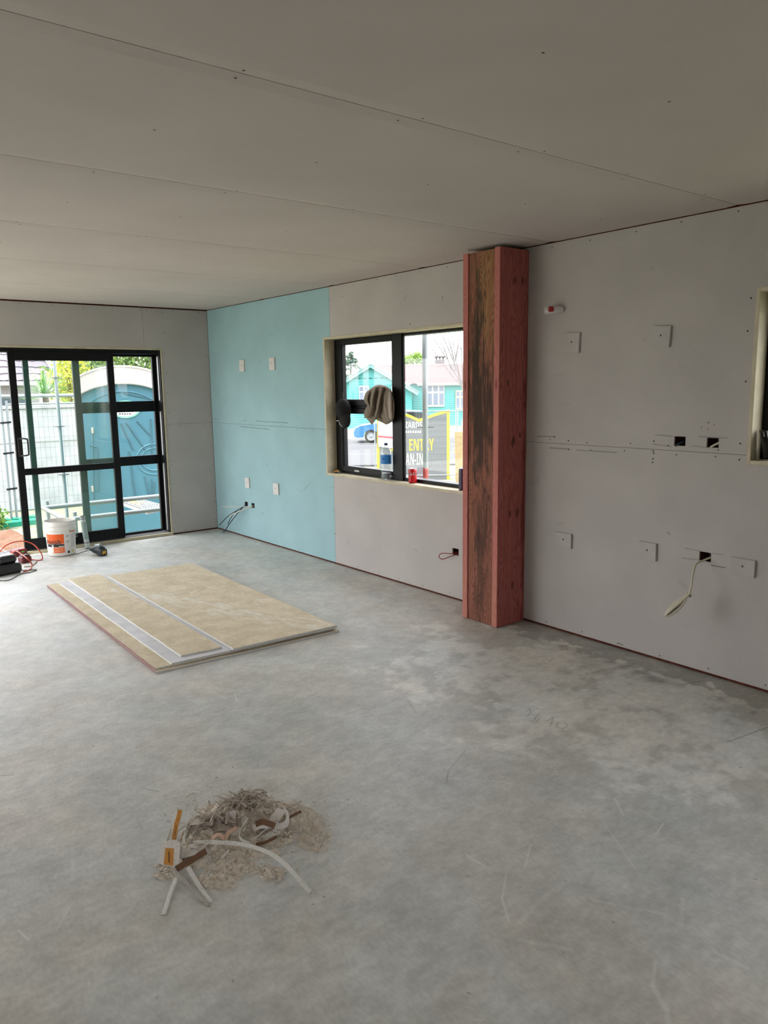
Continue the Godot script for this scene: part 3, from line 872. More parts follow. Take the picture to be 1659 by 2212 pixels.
func build_board_stack() -> void:
	# cream paper backs with smears of plaster dust
	var W := 512
	var Hh := 1024
	var a := noise_bytes(W, Hh, 0.012, 4, 61)
	var b := noise_bytes(W, Hh, 0.1, 3, 62, 1.0, 3.0)
	var d := PackedByteArray()
	d.resize(W * Hh * 3)
	for i in W * Hh:
		var q := (a[i] - 128) * 0.10 + (b[i] - 128) * 0.07
		d[i * 3] = clampi(int(208 + q), 0, 255); d[i * 3 + 1] = clampi(int(194 + q), 0, 255); d[i * 3 + 2] = clampi(int(166 + q * 1.1), 0, 255)
	var rg := rngs(63)
	var dust := Color(0.93, 0.93, 0.92)
	for k in 70:
		# two swept bands of dust run the length of the sheet
		var t := rg.randf()
		var c := Vector2(lerpf(150, 430, t) + rg.randf_range(-50, 50), lerpf(160, 960, t) + rg.randf_range(-60, 60))
		stroke(d, W, Hh, c, c + Vector2(rg.randf_range(-10, 30), rg.randf_range(10, 110)), Vector2(rg.randf_range(1.5, 11), rg.randf_range(2, 12)), dust, rg.randf_range(0.06, 0.35))
	for k in 40:
		var c := Vector2(rg.randf_range(300, 480), rg.randf_range(250, 900))
		stroke(d, W, Hh, c, c + Vector2(rg.randf_range(-40, 40), rg.randf_range(-30, 60)), Vector2(rg.randf_range(1, 7), rg.randf_range(1.5, 7)), dust, rg.randf_range(0.08, 0.4))
	for k in 30:
		var c := Vector2(rg.randf_range(0, W), rg.randf_range(0, Hh))
		stroke(d, W, Hh, c, c + Vector2(rg.randf_range(-6, 6), rg.randf_range(-30, 30)), Vector2(1, 1.5), Color(0.5, 0.42, 0.32), rg.randf_range(0.1, 0.4))
	var back := mat("cream paper back", Color(1, 1, 1), 0.85)
	back.albedo_texture = img_tex(W, Hh, d)
	var white := grain(mat("pale grey paper face", Color(0.87, 0.87, 0.88), 0.85), 0.02, 0.1, 1.0, 64)
	var core := grain(mat("broken gypsum edge", Color(0.94, 0.94, 0.92), 0.95), 0.08, 0.2, 4.0, 65)
	var purple := mat("purple edge tape", Color(0.56, 0.42, 0.43), 0.8)
	# sheets from the floor up: corners (left-near, right-near, right-far, left-far), bottom, top, face, left edge
	var list := [
		[[Vector2(1.512, -4.012), Vector2(2.722, -3.948), Vector2(2.846, -6.405), Vector2(1.579, -6.466)], 0.001, 0.0115, back, purple, "lowest plasterboard sheet of the stack, lying flat on the concrete"],
		[[Vector2(1.519, -4.04), Vector2(2.70, -3.985), Vector2(2.826, -6.38), Vector2(1.574, -6.448)], 0.0125, 0.023, back, purple, "second plasterboard sheet up, cream strip of its back bare at the left"],
		[[Vector2(1.612, -4.03), Vector2(2.712, -3.962), Vector2(2.80, -6.33), Vector2(1.660, -6.395)], 0.0235, 0.0335, white, core, "third plasterboard sheet up, showing a pale grey strip"],
		[[Vector2(1.695, -4.088), Vector2(1.945, -4.066), Vector2(1.992, -6.447), Vector2(1.742, -6.444)], 0.034, 0.044, back, core, "narrow cream plasterboard offcut lying beside the wide top sheet"],
		[[Vector2(1.984, -3.995), Vector2(2.71, -3.961), Vector2(2.765, -6.30), Vector2(2.029, -6.335)], 0.034, 0.044, back, core, "wide top plasterboard sheet with white dust smeared over its cream back"]]
	for q in list:
		var c: Array = q[0]
		var o := thing("plasterboard_sheet", q[5], "plasterboard", Vector3(c[0].x, q[1], c[0].y), "loose plasterboard stacked on the floor")
		# edges are a little ragged
		var poly := []
		var owner := []
		var rr := rngs(int(c[0].x * 1000))
		for k in 4:
			var n := 26
			for s in n:
				var p: Vector2 = c[k].lerp(c[(k + 1) % 4], float(s) / n)
				if s > 0: p += Vector2(rr.randf_range(-1, 1), rr.randf_range(-1, 1)) * 0.0016
				poly.append(p); owner.append(k)
		var top := MB.new()
		var uvof := func(p: Vector2) -> Vector2: return Vector2((p.x - 1.5) / 1.3, 1.0 - (p.y + 3.94) / -2.53)
		var ti := Geometry2D.triangulate_polygon(PackedVector2Array(poly))
		for s in 2:
			var base := top.v.size()
			var y: float = q[2] if s == 0 else q[1]
			for p in poly: top._add(Vector3(p.x, y, p.y), Vector3(0, 1 - 2 * s, 0), uvof.call(p))
			for k in range(0, ti.size(), 3):
				var pa: Vector2 = poly[ti[k]]
				var cr: float = (poly[ti[k + 1]] - pa).cross(poly[ti[k + 2]] - pa)
				if (cr < 0) == (s == 0): top.tri3(base + ti[k], base + ti[k + 1], base + ti[k + 2])
				else: top.tri3(base + ti[k], base + ti[k + 2], base + ti[k + 1])
		var ce := Vector3((c[0].x + c[2].x) * 0.5, 0.02, (c[0].y + c[2].y) * 0.5)
		var rims := [MB.new(), MB.new(), MB.new(), MB.new()]
		for k in poly.size():
			var p: Vector2 = poly[k]
			var p2: Vector2 = poly[(k + 1) % poly.size()]
			rims[owner[k]].poly_out([Vector3(p.x, q[1], p.y), Vector3(p2.x, q[1], p2.y), Vector3(p2.x, q[2], p2.y), Vector3(p.x, q[2], p.y)], ce)
		part(o, "paper_faces", top, q[3])
		for k in 4: part(o, "cut_end" if k % 2 == 0 else "long_edge", rims[k], core if k % 2 == 0 else q[4])

func build_wall_fittings() -> void:
	# squares of plasterboard screwed over the sockets
	var white := mat("white cover offcut", Color(0.80, 0.79, 0.77), 0.8)
	var grey := grain(mat("grey cover offcut", Color(0.735, 0.715, 0.695), 0.9), 0.02, 0.06, 1.0, 71)
	var rim := mat("offcut edge", Color(0.84, 0.83, 0.80), 0.9)
	var spots := [
		[524, 790, 0.10, 0.118, 1, 2, "white cover square, the upper one nearer the sliding door on the blue wall"],
		[589, 786, 0.10, 0.118, 1, 1, "white cover square, the upper one nearer the window on the blue wall"],
		[535.5, 1043, 0.09, 0.108, 1, -3, "white cover square, the lower one just above the twin cable holes"],
		[597.5, 1056, 0.10, 0.112, 1, -2, "white cover square, the lower one nearer the window on the blue wall"],
		[1237, 741, 0.112, 0.118, 0, 2, "grey cover square high on the wall next to the red timber post"],
		[1430, 727, 0.108, 0.112, 0, 3, "grey cover square high on the wall towards the end window"],
		[1219, 1167, 0.122, 0.094, 0, -1, "grey cover square low on the wall next to the red timber post"],
		[1400, 1190, 0.112, 0.102, 0, 0, "grey cover square low on the wall between the post and the white cable"],
		[1606, 1225, 0.125, 0.09, 0, 0, "grey cover square low on the wall below the end window"]]
	for s in spots:
		var c := on_x(s[0], s[1], XR - 0.001)
		var o := thing("cover_square", s[6], "cover", Vector3(XR, c.y - s[3] * 0.5, c.z), "cover squares over wall sockets")
		var b := Basis(Vector3(1, 0, 0), deg_to_rad(s[5]))
		var mb := MB.new()
		mb.box(Vector3(XR - 0.0065, c.y, c.z), Vector3(0.0125, s[3], s[2]), b, 0.001)
		part(o, "board", mb, white if s[4] == 1 else grey)
		var k := MB.new()
		k.lathe([Vector2(0.0003, 0.001), Vector2(0.0055, 0.0)], 8, Transform3D(Basis(Vector3(0, 0, 1), PI / 2), Vector3(XR - 0.0132, c.y + 0.006, c.z)))
		part(o, "screw", k, screw_mat)
	# hollow of each cut-out is the framing behind; cables come out of them
	var white_c := mat("white cable sheath", Color(0.80, 0.77, 0.69), 0.5)
	var blue_c := mat("dark blue cable sheath", Color(0.05, 0.12, 0.20), 0.45)
	var red_c := mat("red cable sheath", Color(0.50, 0.13, 0.11), 0.5)
	var h1 := on_x(532, 1090, XR)
	var h2 := on_x(546, 1093, XR)
	var mb := MB.new()
	for k in 3:
		var e: Vector3 = [Vector3(3.70, 0.02, -7.55), Vector3(3.64, 0.11, -7.53), Vector3(3.68, 0.14, -7.40)][k]
		mb.tube(curve([h1 + Vector3(0.0095, 0.008 * k - 0.006, 0.006 * k - 0.004), h1 + Vector3(-0.03, -0.015, 0.004 * k), h1.lerp(e, 0.55) + Vector3(-0.02, 0.012 * k, 0), e], 6), 0.0042, 6)
	single("data_cables", mb, blue_c, "dark blue cables drooping from a hole in the blue wall", "cable")
	mb = MB.new()
	mb.tube(curve([h2 + Vector3(0.0095, 0.005, 0), h2 + Vector3(-0.03, -0.01, -0.01), h2 + Vector3(-0.11, -0.09, -0.20), h2 + Vector3(-0.12, -0.13, -0.30)], 6), 0.0045, 6)
	mb.tube(curve([h2 + Vector3(0.0095, -0.006, 0.008), h2 + Vector3(-0.04, -0.005, -0.05), h2 + Vector3(-0.16, -0.03, -0.33), h2 + Vector3(-0.15, -0.028, -0.42)], 6), 0.0028, 6)
	single("power_cable", mb, white_c, "short white cables sticking out of a hole in the blue wall", "cable")
	var h3 := on_x(986, 1192, XR)
	mb = MB.new()
	mb.tube(curve([h3 + Vector3(0.0095, -0.004, 0.0), h3 + Vector3(-0.03, -0.012, -0.02), h3 + Vector3(-0.055, -0.02, -0.10), h3 + Vector3(-0.06, -0.05, -0.125), h3 + Vector3(-0.055, -0.062, -0.09), h3 + Vector3(-0.035, -0.035, -0.03), h3 + Vector3(0.0095, -0.014, 0.014)], 7), 0.0034, 6)
	single("power_cable", mb, red_c, "small loop of red cable coming out of the wall beside the timber post", "cable")
	# hanging white cable, folded into a hank and taped
	var h4 := on_x(1530, 1206, XR)
	var A := func(px: float, py: float, out: float) -> Vector3: return on_x(px, py, XR - out)
	var cab := thing("power_cable", "long white cable folded into a hank hanging from its wall hole", "cable", Vector3(XR, 0.3, h4.z))
	mb = MB.new()
	var hang := [h4 + Vector3(0.0095, 0.003, 0.006), A.call(1516, 1212, 0.03), A.call(1503, 1220, 0.08), A.call(1497, 1240, 0.13), A.call(1494, 1262, 0.155), A.call(1490, 1280, 0.165)]
	mb.tube(curve(hang, 7), 0.0055, 8)
	part(cab, "drop", mb, white_c)
	mb = MB.new()
	for k in 4:
		var j := (k - 1.5)
		var o1 := 0.165 + 0.008 * j
		mb.tube(curve([A.call(1490, 1280 + j * 1.5, o1), A.call(1474, 1294 + j * 2.5, o1 + 0.03), A.call(1456, 1308 + j * 3.0, o1 + 0.055), A.call(1440, 1325 + j * 1.8, o1 + 0.075), A.call(1438, 1331, o1 + 0.078), A.call(1447, 1328 + j, o1 + 0.07), A.call(1466, 1312 + j * 3.5, o1 + 0.045), A.call(1482, 1292 + j * 2, o1 + 0.02)], 6), 0.0052, 7)
	part(cab, "hank", mb, white_c)
	mb = MB.new()
	mb.tube([A.call(1486, 1288, 0.172), A.call(1489, 1283, 0.168)], 0.014, 10)
	part(cab, "tape", mb, mat("cable tape", Color(0.72, 0.66, 0.55), 0.6))
	# blue and white tails inside the two upper cut-outs
	for q in [[1466, 958, blue_c, "blue cable tail inside the square hole nearer the post"], [1542, 961, white_c, "white cable tail inside the square hole nearer the end window"]]:
		var p := on_x(q[0], q[1], XR)
		mb = MB.new()
		mb.tube(curve([p + Vector3(0.0095, -0.016, -0.022), p + Vector3(-0.004, -0.008, -0.008), p + Vector3(0.002, 0.008, 0.018), p + Vector3(0.0095, 0.012, 0.024)], 5), 0.0055, 7)
		single("cable_tail", mb, q[2], q[3], "cable")
	# white clip with a red middle
	var c := on_x(1201, 670, XR - 0.03)
	var clip := thing("wall_clip", "small white plastic clip with red centre fixed high beside the timber post", "clip", c + Vector3(0.03, -0.03, 0))
	mb = MB.new()
	mb.tube([c + Vector3(0.029, 0.004, 0.03), c + Vector3(0.0, 0.004, 0.005), c + Vector3(-0.04, 0, -0.04), c + Vector3(-0.048, 0, -0.048)], [0.017, 0.024, 0.026, 0.018], 14)
	part(clip, "body", mb, mat("white plastic", Color(0.85, 0.84, 0.82), 0.4))
	mb = MB.new()
	mb.box(c + Vector3(-0.034, 0.004, -0.012), Vector3(0.05, 0.03, 0.034), Basis(Vector3.UP, PI / 4), 0.006)
	part(clip, "red_insert", mb, mat("red plastic", Color(0.62, 0.06, 0.07), 0.4), "red insert")

func bucket_text(b: Node3D, c: Vector3, r: float, ang: float, y: float, text: String, size: float, m: Material, called := "lettering", st := 1.0) -> void:
	# ang: direction round the upright axis at c; letters lie on the round side
	var z := Vector3(sin(ang), 0, cos(ang))
	lettering(b, called, text, size, m, Transform3D(Basis(Vector3.UP.cross(z), Vector3.UP, z), c + Vector3(0, y, 0) + z * r), false, r, st)

# a patch of a cylinder between two angles and heights, just proud of it; corners of the outline in (angle, y)
func wrap_patch(mb: MB, c: Vector3, r0: float, r1: float, hgt: float, a0: float, a1: float, y0: float, y1: float) -> void:
	var rows := []
	for j in 2:
		var row := []
		for k in 13:
			var a := lerpf(a0, a1, k / 12.0)
			var y := y0 if j == 0 else y1
			var r := lerpf(r0, r1, y / hgt)
			row.append(c + Vector3(sin(a) * r, y, cos(a) * r))
		rows.append(row)
	mb.surf(rows)

func build_door_things() -> void:
	# ----- plaster bucket -----
	var c := Vector3(2.045, 0, -7.70)
	var o := thing("plaster_bucket", "open white plastic bucket with an orange and black label standing at the sliding door", "bucket", c)
	var wp := mat("white bucket plastic", Color(0.88, 0.87, 0.84), 0.38)
	var R0 := 0.125
	var R1 := 0.143
	var BH := 0.34
	var mb := MB.new()
	mb.lathe([Vector2(0.001, 0.004), Vector2(0.112, 0.002), Vector2(0.121, 0.006), Vector2(R0, 0.014), Vector2(R0 + 0.0128, 0.245), Vector2(0.145, 0.25), Vector2(0.1475, 0.258), Vector2(0.1475, 0.272), Vector2(0.142, 0.278), Vector2(0.1415, 0.292), Vector2(0.148, 0.296), Vector2(0.1485, 0.305), Vector2(0.143, 0.311), Vector2(0.1435, 0.333), Vector2(0.146, 0.338), Vector2(0.144, 0.341), Vector2(0.140, 0.339), Vector2(0.138, 0.30), Vector2(0.124, 0.02), Vector2(0.001, 0.012)], 48, Transform3D(Basis(), c))
	part(o, "pail", mb, wp)
	# label facing the camera: the middle of what is seen lies towards the camera
	var face := atan2(-c.x, -c.z)
	var orange := mat("orange label print", Color(0.90, 0.36, 0.05), 0.5)
	var ink := mat("black label print", Color(0.07, 0.06, 0.06), 0.5)
	var rr := func(y: float) -> float: return R0 + 0.0128 * (y - 0.014) / 0.231
	var patch := func(called: String, a0: float, a1: float, y0: float, y1: float, m: Material, e := 0.0006) -> void:
		var q := MB.new()
		wrap_patch(q, c, rr.call(0.0) + e, rr.call(0.245) + e, 0.245, face + a0, face + a1, y0, y1)
		part(o, called, q, m)
	patch.call("label", -1.25, 1.35, 0.022, 0.232, mat("white label paper", Color(0.86, 0.85, 0.83), 0.5), 0.0003)
	patch.call("orange_panel", -1.15, 0.20, 0.128, 0.222, orange)
	patch.call("black_band", -1.15, 0.20, 0.098, 0.124, ink)
	patch.call("orange_panel", -0.62, 0.20, 0.040, 0.094, orange)
	patch.call("orange_flash", 0.62, 1.22, 0.232, 0.242, orange)
	var paper := mat("white print", Color(0.88, 0.87, 0.84), 0.5)
	bucket_text(o, c, rr.call(0.145) + 0.0008, face - 0.62, 0.145, "Finish", 0.04, ink, "lettering", 1.0)
	bucket_text(o, c, rr.call(0.15) + 0.0008, face - 1.0, 0.19, "S", 0.035, paper, "lettering", 1.0)
	patch.call("white_sweep", -0.70, -0.58, 0.05, 0.118, paper, 0.0009)
	patch.call("white_sweep", -0.2, 0.18, 0.102, 0.108, paper, 0.0009)
	var gi := mat("grey small print", Color(0.55, 0.55, 0.54), 0.6)
	for y in [0.205, 0.197, 0.189, 0.15, 0.142, 0.134]: patch.call("small_print", 0.32, 0.56, y, y + 0.004, gi)
	for k in 11: patch.call("small_print", 0.72, 1.15, 0.205 - k * 0.012, 0.2085 - k * 0.012, gi)
	patch.call("emblem", 0.42, 0.58, 0.03, 0.052, ink)
	patch.call("emblem", 0.82, 1.02, 0.032, 0.054, mat("yellow label print", Color(0.86, 0.76, 0.40), 0.5))
	for y in [0.082, 0.066, 0.052]: patch.call("small_print", -0.5, 0.12, y, y + 0.005, mat("pale label print", Color(0.93, 0.75, 0.62), 0.5), 0.0009)
	# wire handle hanging at the side
	mb = MB.new()
	var hp := []
	for k in 15:
		var a := PI * k / 14.0
		var ang := face + 0.55 + a
		hp.append(c + Vector3(sin(ang) * 0.151, 0.262 - 0.11 * sin(a), cos(ang) * 0.151))
	mb.tube(hp, 0.0022, 6)
	part(o, "wire_handle", mb, mat("steel wire", Color(0.6, 0.6, 0.6), 0.35, 0.8))
	# ----- sealant tube leaning on the door -----
	var b0 := Vector3(2.322, 0.004, -7.80)
	var t0 := Vector3(2.318, 0.335, -7.895)
	o = thing("sealant_tube", "grey and white sealant cartridge leaning against the sliding door", "tube", b0)
	var ax := (t0 - b0).normalized()
	mb = MB.new()
	mb.tube([b0 + ax * 0.002, b0 + ax * 0.05, b0 + ax * 0.31], 0.0255, 18)
	part(o, "cartridge", mb, mat("pale cartridge", Color(0.80, 0.83, 0.82), 0.45))
	for k in [[0.052, 0.058], [0.296, 0.302]]:
		mb = MB.new()
		mb.tube([b0 + ax * k[0], b0 + ax * k[1]], 0.0262, 18)
		part(o, "black_band", mb, mat("dark band", Color(0.1, 0.11, 0.11), 0.5))
	mb = MB.new()
	mb.tube([b0 + ax * 0.09, b0 + ax * 0.27], 0.0258, 18)
	part(o, "label", mb, mat("grey green cartridge label", Color(0.62, 0.70, 0.68), 0.5))
	mb = MB.new()
	mb.tube([b0 + ax * 0.31, b0 + ax * 0.322, b0 + ax * 0.336], [0.0275, 0.0275, 0.022], 16)
	part(o, "end_rim", mb, mat("grey rim", Color(0.55, 0.58, 0.57), 0.4))
	# ----- small drill lying on its side -----
	o = thing("cordless_tool", "dark green power tool with yellow badge and long thin bit lying on the slab", "tool", Vector3(2.33, 0, -7.48))
	var body := mat("dark green tool casing", Color(0.045, 0.12, 0.11), 0.4)
	var p0 := on_y(196, 1187, 0.045)
	var p1 := on_y(218, 1188, 0.052)
	mb = MB.new()
	mb.tube([p0, p0.lerp(p1, 0.12), p0.lerp(p1, 0.35), p0.lerp(p1, 0.75), p1 + (p1 - p0) * 0.12, p1 + (p1 - p0) * 0.2], [0.014, 0.018, 0.034, 0.046, 0.045, 0.032], 16)
	part(o, "motor_housing", mb, body)
	mb = MB.new()
	var p2 := on_y(219, 1192, 0.034)
	mb.box(p2 + Vector3(0.0, 0, 0.02), Vector3(0.085, 0.066, 0.075), Basis(Vector3.UP, 0.5), 0.014)
	part(o, "battery", mb, body)
	mb = MB.new()
	mb.box(p2 + Basis(Vector3.UP, 0.5) * Vector3(-0.012, 0.002, 0.038) + Vector3(0, 0, 0.02), Vector3(0.05, 0.03, 0.002), Basis(Vector3.UP, 0.5), 0.0005)
	part(o, "badge", mb, mat("yellow badge", Color(0.80, 0.58, 0.15), 0.5), "yellow badge")
	mb = MB.new()
	mb.tube([p0.lerp(p1, 0.5) + Vector3(0, 0.044, 0), p1 + Vector3(0, 0.046, 0)], [0.012, 0.018], 10)
	part(o, "grip_pad", mb, mat("pale tool trim", Color(0.66, 0.70, 0.70), 0.4))
	mb = MB.new()
	mb.tube([p0, p0 + (p0 - p1) * 0.05], [0.015, 0.010], 10)
	part(o, "chuck", mb, mat("black chuck", Color(0.04, 0.04, 0.045), 0.4))
	var tip := on_y(166, 1197, 0.008)
	mb = MB.new()
	mb.tube([p0, tip], 0.0035, 6)
	part(o, "bit", mb, mat("steel bit", Color(0.35, 0.36, 0.36), 0.35, 0.7))
	# ----- black tool at the frame edge -----
	o = thing("tool_charger", "black angular charger with a battery clipped on top, lying on the slab among cords", "charger", Vector3(1.45, 0, -7.15))
	var bk := mat("charcoal tool casing", Color(0.09, 0.09, 0.095), 0.45)
	var base := on_y(18, 1243, 0.0)
	var fz := Basis(Vector3.UP, 0.25)
	mb = MB.new()
	mb.box(base + Vector3(-0.02, 0.045, -0.10), Vector3(0.26, 0.09, 0.20), fz, 0.02)
	part(o, "charger_body", mb, bk)
	mb = MB.new()
	mb.box(base + Vector3(0.005, 0.122, -0.11), Vector3(0.165, 0.062, 0.13), fz, 0.018)
	part(o, "battery", mb, bk)
	mb = MB.new()
	mb.box(base + Vector3(0.015, 0.157, -0.12), Vector3(0.12, 0.01, 0.09), fz, 0.004)
	part(o, "top_plate", mb, mat("grey top plate", Color(0.55, 0.56, 0.57), 0.4))
	# ----- red packs -----
	var redm := mat("dark red casing", Color(0.36, 0.03, 0.055), 0.4)
	var r1 := on_y(44, 1203, 0.0)
	o = thing("red_power_pack", "dark red power pack with a green light, its cord looping over it", "battery pack", r1)
	mb = MB.new()
	mb.box(r1 + Vector3(0.0, 0.036, -0.06), Vector3(0.13, 0.07, 0.10), Basis(Vector3.UP, 0.2), 0.012)
	part(o, "casing", mb, redm)
	mb = MB.new()
	mb.box(r1 + Basis(Vector3.UP, 0.2) * Vector3(0.02, 0.0, 0.05) + Vector3(0, 0.045, -0.06), Vector3(0.03, 0.012, 0.004), Basis(Vector3.UP, 0.2), 0.001)
	part(o, "indicator", mb, mat("green indicator lens", Color(0.35, 0.75, 0.25), 0.3))
	var r2 := on_y(56, 1216, 0.0)
	o = thing("red_power_pack", "plain dark red battery pack beside the charcoal charger", "battery pack", r2)
	mb = MB.new()
	mb.box(r2 + Vector3(0.0, 0.032, -0.03), Vector3(0.095, 0.062, 0.09), Basis(Vector3.UP, 0.3), 0.012)
	part(o, "casing", mb, redm)
	mb = MB.new()
	mb.box(r2 + Vector3(0.0, 0.068, -0.03), Vector3(0.07, 0.010, 0.06), Basis(Vector3.UP, 0.3), 0.003)
	part(o, "terminal_block", mb, mat("black chuck", Color(0.04, 0.04, 0.045), 0.4))
	# ----- cords -----
	var oc := mat("orange cord sheath", Color(0.78, 0.25, 0.13), 0.45)
	var Y := func(px: float, py: float, h: float) -> Vector3: return on_y(px, py, h)
	var Z := func(px: float, py: float, z: float) -> Vector3: return on_z(px, py, z)
	o = thing("extension_cord", "orange extension cord standing up in a loose loop beside the open door", "cord", Vector3(1.8, 0, -7.45))
	mb = MB.new()
	mb.tube(curve([Y.call(-12, 1215, 0.012), Z.call(4, 1186, -7.55), Z.call(24, 1173, -7.55), Z.call(50, 1169, -7.55), Z.call(72, 1176, -7.52), Z.call(87, 1192, -7.45), Y.call(92, 1205, 0.02), Y.call(86, 1210, 0.006), Y.call(72, 1209, 0.006), Y.call(64, 1206, 0.006)], 8), 0.0052, 7)
	part(o, "cord", mb, oc)
	mb = MB.new()
	mb.tube(curve([Y.call(-10, 1192, 0.006), Y.call(14, 1203, 0.006), Y.call(24, 1195, 0.05), Y.call(34, 1190, 0.11), Y.call(46, 1197, 0.11), Y.call(60, 1208, 0.095), Y.call(69, 1219, 0.03), Y.call(66, 1229, 0.006), Y.call(58, 1233, 0.006), Y.call(50, 1235, 0.006)], 8), 0.0052, 7)
	part(o, "cord", mb, oc)
	mb = MB.new()
	mb.tube(curve([Y.call(52, 1224, 0.006), Y.call(66, 1223, 0.006), Y.call(76, 1217, 0.006), Y.call(79, 1211, 0.006), Y.call(70, 1209, 0.006), Y.call(46, 1217, 0.006)], 8), 0.004, 6)
	single("flex_cord", mb, mat("tan cord sheath", Color(0.50, 0.38, 0.24), 0.6), "tan flex cord lying flat in a small loop behind the charcoal charger", "cord")
	mb = MB.new()
	mb.tube(curve([Y.call(-15, 1253, 0.005), Y.call(14, 1254, 0.005), Y.call(30, 1248, 0.005), Y.call(44, 1240, 0.005), Y.call(66, 1236, 0.005), Y.call(79, 1231, 0.005), Y.call(72, 1231, 0.005), Y.call(46, 1232, 0.005)], 8), 0.0036, 6)
	single("flex_cord", mb, mat("black cord sheath", Color(0.05, 0.05, 0.055), 0.5), "thin black flex cord trailing over the slab in front of the charcoal charger", "cord")
	mb = MB.new()
	mb.tube(curve([Y.call(-8, 1180, 0.02), Z.call(12, 1190, -7.6), Z.call(26, 1186, -7.6), Z.call(30, 1179, -7.6), Z.call(36, 1177, -7.6), Z.call(41, 1181, -7.58), Y.call(36, 1192, 0.085)], 7), 0.0035, 6)
	single("flex_cord", mb, mat("white cord sheath", Color(0.85, 0.83, 0.82), 0.5), "thin white flex cord looping above the red power pack", "cord")
func build_sill_things() -> void:
	var sy := 0.8203
	# ----- water bottle -----
	var c := on_y(835, 1034, sy)
	c = Vector3(3.872, sy, -4.885)
	var o := thing("water_bottle", "clear plastic water bottle with a blue label standing on the window sill", "bottle", c)
	var pet := glass("clear bottle plastic", Color(0.85, 0.92, 0.95), 0.10)
	var mb := MB.new()
	mb.lathe([Vector2(0.002, 0.008), Vector2(0.03, 0.001), Vector2(0.041, 0.006), Vector2(0.0445, 0.03), Vector2(0.040, 0.048), Vector2(0.0435, 0.062), Vector2(0.0435, 0.12), Vector2(0.0435, 0.185), Vector2(0.0435, 0.205), Vector2(0.040, 0.232), Vector2(0.031, 0.255), Vector2(0.018, 0.272), Vector2(0.0135, 0.28), Vector2(0.0135, 0.288)], 28, Transform3D(Basis(), c))
	part(o, "bottle_body", mb, pet)
	mb = MB.new()
	mb.lathe([Vector2(0.0442, 0.130), Vector2(0.0446, 0.131), Vector2(0.0446, 0.199), Vector2(0.0442, 0.2)], 28, Transform3D(Basis(), c))
	part(o, "label", mb, mat("blue bottle label", Color(0.12, 0.50, 0.78), 0.5))
	mb = MB.new()
	wrap_patch(mb, c, 0.0449, 0.0449, 1.0, atan2(-c.x, -c.z) - 0.75, atan2(-c.x, -c.z) - 0.35, 0.165, 0.178)
	part(o, "label_mark", mb, mat("dark blue label print", Color(0.04, 0.22, 0.45), 0.5))
	mb = MB.new()
	mb.lathe([Vector2(0.0152, 0.279), Vector2(0.0155, 0.281), Vector2(0.0155, 0.297), Vector2(0.014, 0.299), Vector2(0.001, 0.299)], 20, Transform3D(Basis(), c))
	part(o, "cap", mb, mat("dark blue cap", Color(0.12, 0.20, 0.38), 0.4))
	mb = MB.new()
	mb.lathe([Vector2(0.001, 0.01), Vector2(0.039, 0.012), Vector2(0.043, 0.03), Vector2(0.0388, 0.048), Vector2(0.0395, 0.055), Vector2(0.001, 0.055)], 24, Transform3D(Basis(), c))
	var water := mat("water", Color(0.9, 0.96, 1.0, 0.06), 0.02)
	water.refraction_enabled = true
	water.refraction_scale = 0.033
	water.transparency = BaseMaterial3D.TRANSPARENCY_ALPHA
	part(o, "water", mb, water)
	# ----- red drink can -----
	c = Vector3(3.872, sy, -4.553)
	o = thing("drink_can", "red drink can with white script standing on the window sill", "can", c)
	mb = MB.new()
	mb.lathe([Vector2(0.026, 0.004), Vector2(0.0275, 0.001), Vector2(0.031, 0.008), Vector2(0.033, 0.014), Vector2(0.033, 0.098), Vector2(0.031, 0.106), Vector2(0.0275, 0.112)], 28, Transform3D(Basis(), c))
	part(o, "can_body", mb, mat("red can print", Color(0.72, 0.03, 0.07), 0.28, 0.15))
	mb = MB.new()
	mb.lathe([Vector2(0.0275, 0.112), Vector2(0.0278, 0.1145), Vector2(0.026, 0.115), Vector2(0.0245, 0.111), Vector2(0.001, 0.111)], 28, Transform3D(Basis(), c))
	var tin := mat("bare can metal", Color(0.75, 0.74, 0.74), 0.3, 0.9)
	part(o, "lid", mb, tin)
	var ca := atan2(-c.x, -c.z) - 0.1
	var zz := Vector3(sin(ca), 0, cos(ca))
	lettering(o, "lettering", "Coca-Cola", 0.026, mat("white can script", Color(0.88, 0.82, 0.80), 0.4), Transform3D(Basis(Vector3.UP.cross(zz), Vector3.UP, zz), c + Vector3(0, 0.075, 0) + zz * 0.033), true, 0.033, 0.62)
	mb = MB.new()
	mb.tube([c + Vector3(-0.012, 0.1155, 0), c + Vector3(0.004, 0.1165, 0.004)], 0.004, 8)
	part(o, "ring_pull", mb, tin)
	# ----- purple can half hidden by the post -----
	c = Vector3(3.862, sy, -3.975)
	o = thing("tall_can", "tall purple can on the window sill half hidden by the timber post", "can", c)
	mb = MB.new()
	mb.lathe([Vector2(0.026, 0.002), Vector2(0.0295, 0.001), Vector2(0.0325, 0.010), Vector2(0.0325, 0.148), Vector2(0.029, 0.158)], 28, Transform3D(Basis(), c))
	part(o, "can_body", mb, mat("purple can print", Color(0.16, 0.05, 0.20), 0.32, 0.2))
	mb = MB.new()
	mb.lathe([Vector2(0.029, 0.158), Vector2(0.0265, 0.162), Vector2(0.0255, 0.157), Vector2(0.001, 0.157)], 24, Transform3D(Basis(), c))
	part(o, "lid", mb, tin)
	# ----- keys in the corner of the sill -----
	c = Vector3(3.855, sy, -5.56)
	o = thing("key_bunch", "bunch of keys with a yellow tag in the corner of the window sill", "keys", c)
	mb = MB.new()
	mb.box(c + Vector3(0.0, 0.017, -0.015), Vector3(0.05, 0.008, 0.028), Basis(Vector3(0, 0, 1), 0.25), 0.003)
